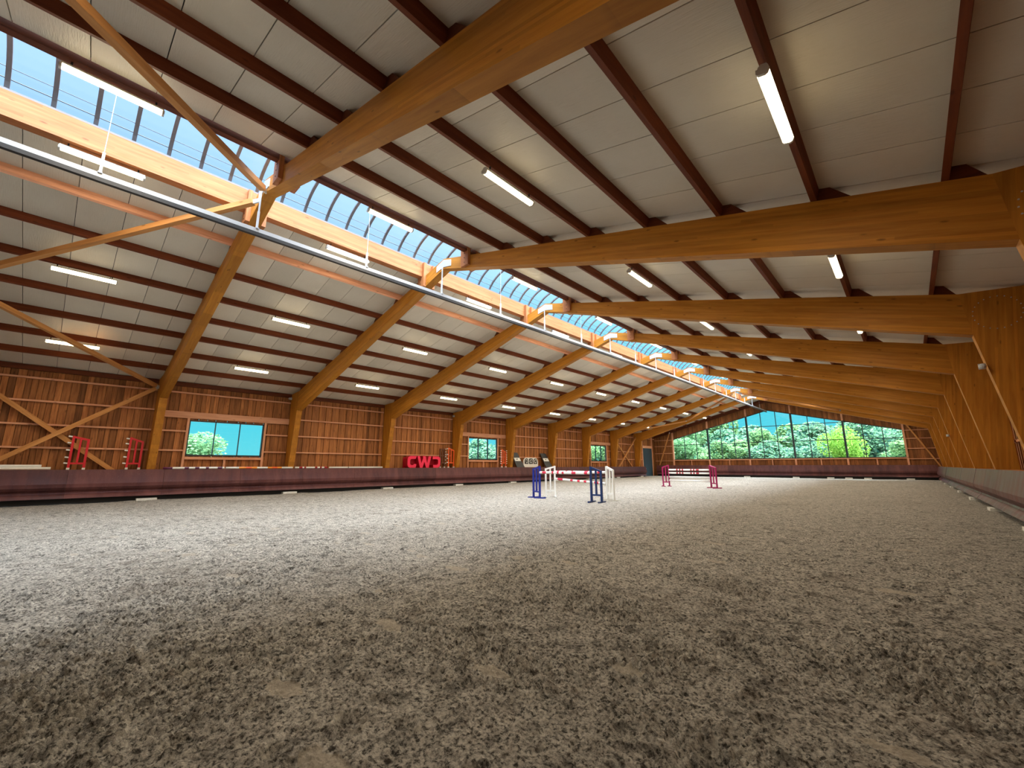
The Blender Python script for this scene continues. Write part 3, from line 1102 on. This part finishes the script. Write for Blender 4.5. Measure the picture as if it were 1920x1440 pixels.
for x, z, nm in rows:
    for k in range(9 if z else 10):
        o = proto if first else copy_tree(proto)
        first = False
        zz = z if z else ztop(x)-0.125
        o.location = (x, Y0+2.5+BAY*(k-1), zz)
        if z is None:
            o.rotation_euler = (0, TH if x > XR else -TH, 0)
        note = 'nearest' if k == 0 else ('farthest' if k == 9 else ORD[k])
        tag(o, f'lit warm-white strip light, {note} along {nm}', 'ceiling light', 'strip lights under the roof')

# ------------------------------------------------------------------ braces
def brace(a, b_, label, grp, w=0.12, h=0.12):
    b = MB()
    a, b_ = Vector(a), Vector(b_)
    b.beam(a, b_, w, h)
    d = (b_-a).normalized()
    root = empty('timber_brace', a, label, 'brace', grp)
    m_ = b.obj('bar', M['brace'], root)
    b = MB()
    b.beam(a-d*0.16, a+d*0.06, 0.03, 0.10)
    b.obj('end_plate', M['steel'], root)
    b = MB()
    b.beam(b_-d*0.06, b_+d*0.16, 0.03, 0.10)
    b.obj('end_plate', M['steel'], root)
gr = 'diagonal roof braces'
brace((-10.02, 2.17, 7.30), (-15.9, -2.45, 5.75), 'roof brace running from the nearest ridge plate down toward the windowed side', gr)
brace((-9.38, 2.17, 7.32), (-3.6, -2.45, 5.80), 'roof brace crossing the nearest skylight and the dark purlins overhead', gr)
brace((-20.9, 2.12, 4.52), (-15.9, -2.30, 5.75), 'roof brace rising from the nearest frame knee above the crossed wall braces', gr)
for (sA, yA, sB, yB, lb) in (
    (-10.1, Y0+7*BAY+FT+0.05, -15.6, Y0+8*BAY-0.1, 'far roof brace from the eighth frame ridge down to mid slope'),
    (-20.6, Y0+7*BAY+FT+0.05, -15.8, Y0+8*BAY-0.1, 'far roof brace from the eighth frame knee up to mid slope'),
    (-9.3, Y0+7*BAY+FT+0.05, -3.6, Y0+8*BAY-0.1, 'far roof brace on the viewer side of the ridge in the last but one bay')):
    brace((sA, yA, ztop(sA)-0.42), (sB, yB, ztop(sB)-0.40), lb, gr)
gw = 'diagonal wall braces'
brace((-21.25, 2.18, 4.45), (-21.25, -2.5, 0.75), 'wall brace rising to the nearest frame knee, crossing in front of another', gw, 0.14, 0.14)
brace((-21.42, -2.3, 4.25), (-21.42, 2.10, 0.70), 'wall brace falling behind the first red jump stand, grey at the crossing', gw, 0.14, 0.14)
ya, yb = Y0+7*BAY+FT+0.1, Y0+8*BAY-0.1
brace((-21.30, ya, 0.7), (-21.30, yb, 4.3), 'far wall brace rising away in the crossed bay before the door', gw, 0.12, 0.12)
brace((-21.43, ya, 4.3), (-21.43, yb, 0.7), 'far wall brace falling away in the crossed bay before the door', gw, 0.12, 0.12)
brace((-21.0, YEND-0.28, 1.3), (-19.6, YEND-0.28, 5.0), 'end wall brace standing between the door corner and the gabled window', gw, 0.1, 0.1)
brace((1.75, YEND-0.28, 1.35), (0.15, YEND-0.28, 4.85), 'end wall brace in the dark corner past the gabled window', gw, 0.1, 0.1)

# ------------------------------------------------------------------ hanging sprinkler rail
def zr(y):
    return 6.45 + 0.27*min(1.0, max(0.0, y/24.0))
root = empty('sprinkler_rail', (XR, 0, 6.4), 'long pale grey metal rail with black underside hanging below the skylight', 'rail')
ysr = [YBACK+1] + [Y0+2.5*k for k in range(-4, 19)]
b, b2 = MB(), MB()
for i in range(len(ysr)-1):
    ya, yb = ysr[i], ysr[i+1]
    b.beam((XR, ya, zr(ya)), (XR, yb, zr(yb)), 0.09, 0.085)
    b2.beam((XR+0.005, ya, zr(ya)-0.080), (XR+0.005, yb, zr(yb)-0.080), 0.080, 0.075)
b.obj('rail_channel', M['white_steel'], root)
b2.obj('black_strip', M['black'], root)
for k in range(-2, 18):
    y = Y0+2.5*k+(-0.05 if k % 2 == 0 else 0.0)
    b = MB()
    z = zr(y)
    b.box(XR-0.02, XR+0.02, y-0.02, y+0.02, z+0.04, z+0.46)
    b.box(XR-0.065, XR+0.065, y-0.03, y+0.03, z+0.03, z+0.055)
    top = 7.42 if k % 2 == 0 else 8.45
    if k >= 16:
        top = 7.5
    b.tube([(XR, y, z+0.45), (XR, y, top)], 0.006, 6)
    if k % 2 == 0:
        b.box(XR-0.012, XR+0.012, y-0.015, y+0.015, z+0.45, 7.45)
    b.obj('hanger', M['white_steel'], root)

# ------------------------------------------------------------------ kickboards
def kick_profile():
    # distance toward the arena, height
    return [(0.0, 1.335), (0.035, 1.335), (0.11, 1.05), (0.165, 0.86), (0.16, 0.74), (0.10, 0.66), (0.03, 0.61), (0.01, 0.57), (0.03, 0.53), (0.10, 0.46), (0.15, 0.385), (0.11, 0.375), (0.05, 0.43), (-0.04, 0.57), (0.03, 0.72), (0.06, 0.85), (0.0, 1.10)]
def kickboard(name, label, place, a0, a1, zf):
    r = empty(name, place(0, a0, 0), label, 'kickboard', 'plum brown kickboards around the arena')
    a = a0
    n = max(1, round((a1-a0)/2.5))
    st = (a1-a0)/n
    b = MB()
    P = kick_profile()
    for i in range(n):
        q0, q1 = a0+st*i+0.003, a0+st*(i+1)-0.003
        t = random.random()
        dd = random.uniform(-0.006, 0.006)
        vs = [place(d+dd, q0, z+zf(q0)) for d, z in P] + [place(d+dd, q1, z+zf(q1)) for d, z in P]
        m_ = len(P)
        acc = 0
        lc = []
        for q in (q0, q1):
            for d, z in P:
                lc.append((q, d, z))
        fs = [(j, (j+1) % m_, m_+(j+1) % m_, m_+j) for j in range(m_)] + [tuple(range(m_-1, -1, -1)), tuple(range(m_, 2*m_))]
        b.add(vs, fs, 0, lc, t)
        b.obj('kick_panel', M['kick'], r)
        b = MB()
    b = MB()
    q = [place(-0.03, a0, 1.29), place(-0.45, a1, 1.32)]
    x0, x1 = sorted((q[0][0], q[1][0]))
    y0, y1 = sorted((q[0][1], q[1][1]))
    b.box(x0, x1, y0, y1, 1.295, 1.328)
    b.obj('top_ledge', M['larch'], r)
    b = MB()
    q = [place(-0.10, a0, 0), place(-0.14, a1, 0)]
    x0, x1 = sorted((q[0][0], q[1][0]))
    y0, y1 = sorted((q[0][1], q[1][1]))
    b.box(x0, x1, y0, y1, 0.02, 1.29)
    b.obj('backing_board', M['black'], r)  # black sheet standing in for the darkness of the gap below the lip
zero = lambda q: 0.0
kickboard('kickboard', 'long plum-brown kickboard under the wall with the small windows', lambda d, q, z: (-21.0+d, q, z), -12.5, 43.6, zero)
kickboard('kickboard', 'glossy kickboard along the windowless posts, its reflections tinted bluish', lambda d, q, z: (1.6-d, q, z), -12.5, 46.2, zero)
kickboard('kickboard', 'dark kickboard across the far end below the gabled window', lambda d, q, z: (q, YEND-0.75-d, z+0.13), -21.1, 1.55, zero)

# ------------------------------------------------------------------ jump stands and poles
def wing(A, zA, B, zB, zb, mat, label, cat='jump stand', group=None, cups=None, feet=None, name='jump_wing', stiles=1, footlen=0.5, rail=0.26, th=0.065):
    A, B = Vector((A[0], A[1], zb)), Vector((B[0], B[1], zb))
    d = (B-A)
    w = d.length
    d.normalize()
    nrm = Vector((-d.y, d.x, 0))
    r = empty(name, (A+B)/2, label, cat, group)
    def bar(nm, p, q, t=th, m_=mat, u=None):
        b = MB()
        b.beam(p, q, t, t, up=u or nrm)
        return b.obj(nm, m_, r)
    U = Vector((0, 0, 1))
    bar('post', A+U*0.02, A+U*(zA-zb))
    bar('post', B+U*0.02, B+U*(zB-zb))
    bar('top_rail', A+U*(zA-zb-th/2)-d*0.01, B+U*(zB-zb-th/2)+d*0.01, th*0.95)
    bar('bottom_rail', A+U*rail, B+U*rail, th*0.9)
    for i in range(stiles):
        t = (i+1)/(stiles+1)
        P_ = A.lerp(B, t)
        bar('stile', P_+U*rail, P_+U*((zA+(zB-zA)*t)-zb-0.03), th*0.85)
    for P_ in (A, B):
        if footlen:
            bar('foot', P_-nrm*footlen/2+U*0.03, P_+nrm*footlen/2+U*0.03, 0.055, feet or mat, u=U)
        elif feet:
            bar('foot', P_-nrm*0.06+U*0.03, P_+nrm*0.06+U*0.03, 0.08, feet, u=U)
    if cups:
        for side, zs in cups:
            P_ = A if side < 0 else B
            for z in zs:
                bar('cup', P_+d*side*0.02+U*(z-zb), P_+d*side*0.13+U*(z-zb+0.015), 0.045, M['white'])
    return r

g1 = 'stands of the double pole jump'
wing((-11.0, 12.98), 1.33, (-10.52, 12.78), 1.44, 0.20, M['blue'], 'bright blue jump stand at the end of the front pole by the kickboard', group=g1)
wing((-10.83, 13.55), 1.34, (-10.57, 13.81), 1.44, 0.20, M['white'], 'white jump stand right behind the bright blue one', group=g1)
wing((-8.14, 12.69), 1.42, (-7.76, 12.72), 1.28, 0.20, M['navy'], 'dark navy jump stand, nearest of all stands on the sand', group=g1)
wing((-8.2, 13.84), 1.43, (-7.8, 13.60), 1.30, 0.20, M['white'], 'white jump stand standing behind the navy one', group=g1)
g2 = 'stands of the far single jump'
wing((-10.66, 24.30), 1.36, (-10.40, 24.54), 1.49, 0.24, M['magenta'], 'magenta jump stand at the door-side end of the far jump', group=g2)
wing((-8.0, 24.32), 1.47, (-7.6, 23.97), 1.34, 0.24, M['magenta'], 'magenta jump stand at the far jump end below the gabled window', group=g2)

def pole(a, b_, r, bands, mats, label, group, cat='jump pole', name='jump_pole'):
    """bands: list of (t0, t1, material index) over a white base"""
    a, b_ = Vector(a), Vector(b_)
    cuts = sorted({0.0, 1.0} | {t for q in bands for t in q[:2]})
    b = MB()
    root_a = a
    for t0, t1 in zip(cuts[:-1], cuts[1:]):
        tm = (t0+t1)/2
        mi = next((q[2] for q in bands if q[0] <= tm <= q[1]), 0)
        b.tube([a.lerp(b_, t0), a.lerp(b_, t1)], r, 12, mi, cap=(t0 == 0.0 or t1 == 1.0))
    o = b.obj(name, mats)
    for p_ in o.data.polygons:
        p_.use_smooth = len(p_.vertices) == 4
    tag(o, label, cat, group)
    return o
WP = [M['white'], M['pink'], M['crimson'], M['purple'], M['amber'], M['orange'], M['black']]
gp = 'poles of the double pole jump'
pole((-10.46, 12.74, 1.19), (-8.16, 12.68, 1.19), 0.047, [(0.06, 0.14, 1), (0.26, 0.30, 1), (0.37, 0.41, 1), (0.47, 0.51, 1), (0.66, 0.74, 1), (0.9, 0.96, 1)], WP, 'white pole with red bands held between the blue and navy stands', gp)
pole((-10.52, 13.80, 1.20), (-8.24, 13.86, 1.20), 0.047, [(0.03, 0.09, 1), (0.22, 0.26, 1), (0.34, 0.38, 1), (0.6, 0.68, 1), (0.85, 0.92, 1)], WP, 'white and red banded pole held level between the two white stands', gp)
pole((-10.52, 13.77, 0.93), (-8.24, 13.80, 0.80), 0.042, [(0.06, 0.17, 1), (0.33, 0.38, 1), (0.47, 0.52, 1), (0.60, 0.65, 1), (0.80, 0.88, 1)], WP, 'lower, slanting white and red pole between the white stands', gp)
gp = 'poles of the far single jump'
bd = [(0.20, 0.24, 2), (0.27, 0.31, 2), (0.34, 0.38, 2), (0.55, 0.59, 2), (0.62, 0.66, 2), (0.69, 0.76, 2)]
for i, (z, bb, lb) in enumerate(((1.20, bd, 'topmost pole of the far magenta jump, white with dark red bands'), (1.02, bd, 'second pole of the far magenta jump, banded dark red'),
                                 (0.80, [], 'plain white third pole of the far magenta jump'), (0.60, [], 'plain white lowest pole of the far magenta jump'))):
    pole((-10.36, 24.50, z), (-8.03, 24.30, z), 0.047 if i < 2 else 0.04, bb, WP, lb, gp)

# poles and stands stored on the ledge behind the kickboard
gp = 'poles stored along the ledge of the windowed wall'
Z = LEDGE
pole((-21.16, -3.6, Z+0.05), (-21.16, -0.18, Z+0.05), 0.045, [], WP, 'white pole on the ledge before the red stands, lower of two', gp)
pole((-21.22, -3.7, Z+0.13), (-21.22, -0.40, Z+0.13), 0.045, [], WP, 'white pole on the ledge before the red stands, upper of two', gp)
pole((-20.98, 2.75, Z+0.045), (-20.98, 4.75, Z+0.045), 0.04, [(0.0, 0.14, 3), (0.33, 0.40, 3), (0.5, 0.57, 3), (0.68, 0.73, 3), (0.88, 0.96, 3)], WP, 'white and purple banded pole on the ledge under the widest window', gp)
pole((-20.98, 4.80, Z+0.045), (-20.98, 7.45, Z+0.045), 0.04, [(0.18, 0.28, 4), (0.28, 0.36, 5), (0.36, 0.44, 4), (0.60, 0.67, 4), (0.67, 0.75, 5), (0.75, 0.82, 4)], WP, 'white pole with amber and orange bands on the ledge', gp)
pole((-20.98, 7.55, Z+0.045), (-20.98, 9.05, Z+0.045), 0.04, [(0.12, 0.22, 2), (0.27, 0.33, 2), (0.6, 0.68, 2), (0.76, 0.82, 2), (0.9, 1.0, 2)], WP, 'white pole with short dark red bands past the second post', gp)
pole((-20.98, 9.15, Z+0.045), (-20.98, 12.05, Z+0.045), 0.04, [(0.33, 0.34, 6)], WP, 'plain white pole on the ledge before the third post', gp)
gs = 'jump stands stored on the ledge'
wing((-21.3, 0.22), 2.50, (-21.3, 0.60), 2.40, Z, M['red'], 'red jump stand on the ledge, in front of the crossed wall braces', group=gs, cups=[(-1, (1.55, 1.75, 2.0, 2.25, 2.47))], feet=M['white'], footlen=0, stiles=1, rail=0.22)
wing((-21.3, 1.72), 2.52, (-21.3, 2.07), 2.38, Z, M['red'], 'red jump stand on the ledge right beside the nearest post', group=gs, cups=[(-1, (1.55, 1.78, 2.02, 2.27, 2.46))], feet=M['white'], footlen=0, stiles=1, rail=0.22)
wing((-21.25, 16.78), 2.58, (-21.25, 17.20), 2.42, Z, M['orange'], 'orange jump stand on the ledge beyond the red letters', group=gs, cups=[(-1, (1.65, 1.9, 2.15, 2.5))], feet=M['white'], footlen=0, stiles=1, rail=0.3)
wing((-21.4, 16.25), 2.50, (-21.4, 16.58), 2.50, Z, M['brown'], 'dark brown jump stand with white cups between the red letters and orange stand', group=gs, cups=[(1, (1.6, 1.8, 2.0, 2.15, 2.3, 2.48))], feet=M['white'], footlen=0, stiles=1, rail=0.3)
wing((-21.25, 21.60), 2.60, (-21.25, 22.00), 2.42, Z, M['orange'], 'orange jump stand with white cups on both sides, beside the bushy window', group=gs, cups=[(-1, (1.6, 1.75, 1.9, 2.05, 2.2, 2.35, 2.5)), (1, (1.6, 1.75, 1.9, 2.05, 2.2, 2.35, 2.5))], feet=M['white'], footlen=0, stiles=1, rail=0.3)

# big red letters
LET = {
 'C': [(0.60, 0.68), (0.17, 0.68), (0.05, 0.62), (0.0, 0.52), (0.0, 0.18), (0.05, 0.06), (0.17, 0.0), (0.50, 0.0), (0.58, 0.10), (0.58, 0.22), (0.42, 0.22), (0.38, 0.16), (0.24, 0.16), (0.17, 0.24), (0.17, 0.44), (0.24, 0.51), (0.52, 0.51)],
 'W': [(0.0, 0.68), (0.17, 0.68), (0.28, 0.27), (0.38, 0.56), (0.36, 0.68), (0.56, 0.68), (0.66, 0.27), (0.75, 0.68), (0.94, 0.68), (0.77, 0.0), (0.60, 0.0), (0.475, 0.34), (0.36, 0.0), (0.19, 0.0)],
 'D': [(0.0, 0.68), (0.42, 0.68), (0.53, 0.63), (0.58, 0.52), (0.58, 0.18), (0.53, 0.06), (0.42, 0.0), (0.06, 0.0), (0.04, 0.17), (0.34, 0.17), (0.41, 0.24), (0.41, 0.44), (0.34, 0.51), (0.0, 0.51)],
}
r = empty('letter_sign', (-21.3, 15.0, Z), 'large red three-dimensional CWD letters standing on the ledge', 'sign')
for ch, y0_, w_ in (('C', 13.72, 0.62), ('W', 14.38, 1.0), ('D', 15.48, 0.58)):
    poly = [(y0_+p[0]*(w_/max(q[0] for q in LET[ch])), Z+0.005+p[1]) for p in LET[ch]]
    b = MB()
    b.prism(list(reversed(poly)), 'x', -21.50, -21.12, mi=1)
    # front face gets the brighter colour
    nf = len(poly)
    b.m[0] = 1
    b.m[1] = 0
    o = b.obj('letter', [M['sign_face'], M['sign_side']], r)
b = MB()
b.box(-21.55, -21.505, 13.68, 16.10, Z+0.003, Z+0.62)
b.obj('backing_board', M['sign_side'], r)

# white arched panel with scrolls
r = empty('arched_panel', (-21.35, 24.7, Z), 'white arched filler panel with black openings and white scrolls', 'jump filler')
def arch_poly(y0_, y1_, z0_, z1_, rr, n=8):
    p = [(y0_, z0_), (y1_, z0_)]
    for i in range(n+1):
        t = math.pi/2*i/n
        p.append((y1_-rr+rr*math.cos(t), z1_-rr+rr*math.sin(t)))
    for i in range(n+1):
        t = math.pi/2*i/n
        p.append((y0_+rr-rr*math.sin(t), z1_-rr+rr*math.cos(t)))
    return p
b = MB()
b.prism(arch_poly(24.05, 25.75, Z+0.003, Z+0.72, 0.36), 'x', -21.42, -21.34)
b.obj('panel', M['white'], r)
for i, (ya, yb) in enumerate(((24.17, 24.60), (24.68, 25.12), (25.20, 25.63))):
    b = MB()
    rr = 0.24 if i != 1 else 0.1
    b.prism(arch_poly(ya, yb, Z+0.25, Z+0.66, min(rr, (yb-ya)/2-0.01)), 'x', -21.345, -21.33)
    b.obj('opening', M['black'], r)
    b = MB()
    yc, zc_ = (ya+yb)/2, Z+0.43
    pts = []
    for q in range(22):
        t = q/21*math.pi*1.9
        rad = 0.155*(1-0.55*q/21)
        sg = -1 if i == 0 else 1
        pts.append((-21.325, yc+sg*rad*math.cos(t+0.6), zc_+rad*math.sin(t+0.6)))
    b.tube(pts, 0.026, 6)
    b.obj('scroll', M['white'], r)
for ya, lb in ((23.02, 'leaning charcoal ramp board with white plate before the arched panel'), (26.42, 'leaning charcoal ramp board with white plate beyond the arched panel')):
    r = empty('ramp_board', (-21.3, ya+0.4, Z), lb, 'jump filler', 'charcoal ramp boards beside the arched panel')
    def pt(t, s_, dx=0.0):
        # s_ across, t up; the board curves back and sideways
        yy = ya - 0.22*t**0.8 + (0.84-0.16*t)*s_
        return (-21.05-0.42*t+dx, yy, Z+0.004+1.08*t)
    n = 8
    vs, fs = [], []
    for i in range(n+1):
        t = i/n
        for s_ in (0, 1):
            vs.append(pt(t, s_))
            vs.append(pt(t, s_, -0.05))
    for i in range(n):
        a_ = i*4
        fs += [(a_, a_+2, a_+6, a_+4), (a_+1, a_+5, a_+7, a_+3), (a_, a_+4, a_+5, a_+1), (a_+2, a_+3, a_+7, a_+6)]
    fs += [(0, 1, 3, 2), (n*4, n*4+2, n*4+3, n*4+1)]
    b = MB()
    b.add(vs, fs)
    b.obj('board', M['charcoal'], r)
    b = MB()
    q = [pt(0.42, 0.08, 0.012), pt(0.42, 0.92, 0.012), pt(0.64, 0.92, 0.012), pt(0.64, 0.08, 0.012)]
    q2 = [(p_[0]-0.01, p_[1], p_[2]) for p_ in q]
    b.add(q+q2, [(0, 1, 2, 3), (7, 6, 5, 4), (0, 4, 5, 1), (1, 5, 6, 2), (2, 6, 7, 3), (3, 7, 4, 0)])
    b.obj('plate', M['white'], r)
    b = MB()
    c0 = Vector(pt(0.54, 0.45, 0.016))
    b.box(c0.x-0.004, c0.x+0.006, c0.y-0.07, c0.y+0.07, c0.z-0.04, c0.z+0.04)
    b.obj('emblem', M['charcoal'], r)

# little round sensors / cameras fixed to posts
for i, (x, y, z, lb) in enumerate(((1.30, 12.20, 3.36, 'small silver camera on the inner edge of the third post of the windowless side'),
                                   (1.42, 27.20, 2.75, 'small white camera farther back on the inner edge of a windowless-side post'),
                                   (-21.3, Y0+BAY-0.12, 4.62, 'tiny white sensor high by the second post, above the widest window'),
                                   (-21.3, Y0+3*BAY-0.12, 4.62, 'tiny white sensor high by the fourth post, past the red letters'))):
    r = empty('security_camera', (x, y, z), lb, 'camera')
    b = MB()
    vs, fs = [], []
    for a_ in range(7):
        th = math.pi*a_/6
        for c_ in range(10):
            ph = 2*math.pi*c_/10
            vs.append((x+0.055*math.sin(th)*math.cos(ph), y-0.03+0.055*math.sin(th)*math.sin(ph), z+0.055*math.cos(th)))
    for a_ in range(6):
        for c_ in range(10):
            fs.append((a_*10+c_, a_*10+(c_+1) % 10, (a_+1)*10+(c_+1) % 10, (a_+1)*10+c_))
    b.add(vs, fs)
    b.obj('dome', M['white_steel'], r)
    b = MB()
    b.box(x-0.05, x+0.05, y+0.01, y+0.06, z-0.05, z+0.06)
    b.obj('bracket', M['steel'], r)

# ------------------------------------------------------------------ trees outside
def crown_mesh(name, mat, n, lumps, leaf, seed):
    g = np.random.default_rng(seed)
    cs = [(0, 0, 0.0, 1.0)] + [(*(g.normal(size=3)*np.array([0.45, 0.45, 0.38])), g.uniform(0.42, 0.62)) for _ in range(lumps)]
    P, T = [], []
    while len(P) < n:
        c_ = cs[g.integers(len(cs))]
        d = g.normal(size=3)
        d /= np.linalg.norm(d)
        rr = c_[3]*g.uniform(0.80, 1.02)
        p = np.array(c_[:3]) + d*rr*np.array([1, 1, 0.9])
        if p[2] < -0.95:
            continue
        P.append(p)
        T.append(min(1, max(0, 0.42 + g.normal()*0.33)))
    P = np.array(P)
    P /= np.percentile(np.abs(P), 99.8, axis=0)
    a = g.normal(size=(n, 3))
    a /= np.linalg.norm(a, axis=1)[:, None]
    b_ = np.cross(a, g.normal(size=(n, 3)))
    b_ /= np.linalg.norm(b_, axis=1)[:, None]
    sz = leaf*g.uniform(0.5, 1.4, size=(n, 1))
    V = np.stack([P-a*sz, P-b_*sz*0.6, P+a*sz, P+b_*sz*0.6], axis=1).reshape(-1, 3)
    me = bpy.data.meshes.new(name)
    me.from_pydata(V.tolist(), [], np.arange(4*n).reshape(n, 4).tolist())
    at = me.attributes.new('tone', 'FLOAT', 'POINT')
    at.data.foreach_set('value', np.repeat(np.array(T, dtype=np.float32), 4))
    me.materials.append(mat)
    return me
CM = [crown_mesh('leaves', M['leaf_green'], 7000, 16, 0.055, 3), crown_mesh('leaves', M['leaf_blue'], 7000, 18, 0.055, 4),
      crown_mesh('leaves', M['leaf_lime'], 7000, 14, 0.05, 5), crown_mesh('leaves', M['leaf_pale'], 6000, 16, 0.055, 6)]
def tree(x, y, h, rad, kind, label, group='trees outside the windows'):
    r = empty('tree', (x, y, -0.05), label, 'tree', group)
    o = bpy.data.objects.new('foliage', CM[kind])
    COL.objects.link(o)
    o.parent = r
    ch = h*0.80
    o.location = (0, 0, h-ch*0.5)
    o.scale = (rad*1.1, rad*1.1, ch*0.5)
    o.rotation_euler = (0, 0, random.random()*6.28)
    b = MB()
    b.tube([(x, y, -0.05), (x+0.1, y, h*0.3), (x, y+0.1, h*0.62)], 0.05*h*0.45, 8)
    b.obj('trunk', M['trunk'], r)
kinds = ['mid-green', 'bluish-green', 'lime-yellow', 'pale green']
fz = [(-40, 86, 15, 8.5, 1), (-27.5, 84, 13.2, 5.6, 0), (-21, 88, 8.7, 6.6, 1), (-13.5, 86, 8.4, 7.0, 0), (-6, 88, 9.2, 7.0, 1), (1.5, 85, 9.9, 6.0, 0), (9, 86, 11, 6, 1),
      (-35, 70, 12.5, 5.8, 0), (-26.5, 66, 11.0, 4.4, 3), (-20.0, 70, 7.0, 4.3, 1), (-14.5, 67, 6.4, 4.2, 0), (-9.5, 70, 7.3, 4.2, 1), (-4, 69, 7.4, 4, 1), (3.5, 69, 7.6, 4.8, 0),
      (-29.5, 59, 7.4, 3.6, 1), (-23.5, 60, 5.4, 3.4, 3), (-17.5, 59, 4.6, 3.2, 0), (-12.6, 60, 4.5, 3.2, 1), (-8.4, 61, 4.6, 3.0, 1), (0.6, 61, 4.8, 3.4, 0), (-4.95, 58.5, 5.9, 1.8, 2)]
place = ['back row of the far wood', 'middle row of the far wood', 'front row beyond the gabled window']
cnt = {}
for (x, y, h, rad, kd) in fz:
    row = 0 if y > 80 else (1 if y > 64 else 2)
    cnt[row] = cnt.get(row, 0)+1
    if kd == 2:
        lb = 'rounded lime-yellow tree brightest of all beyond the gabled window'
    else:
        lb = f'{kinds[kd]} tree, {ORD[cnt[row]-1]} from the door side in the {place[row]}'
    tree(x, y, h, rad, kd, lb)
for x, y, h, rad, kd, lb in ((-40.5, 6.6, 4.1, 2.5, 3, 'pale green rounded tree seen through the widest blue-sky window'),
                             (-33.0, 10.5, 2.75, 0.8, 1, 'small dark bush in the corner of the widest blue-sky window'),
                             (-33, 30.5, 4.3, 2.6, 1, 'dark bushy tree filling the second wall window'),
                             (-40, 33.0, 4.2, 3.6, 3, 'paler tree behind the bush in the second wall window'),
                             (-34, 54, 6.5, 4.2, 3, 'pale tree behind the farthest small wall window'),
                             (-30, 51.5, 5.0, 2.2, 0, 'green tree close outside the farthest small wall window')):
    tree(x, y, h, rad, kd, lb, 'trees outside the wall windows')
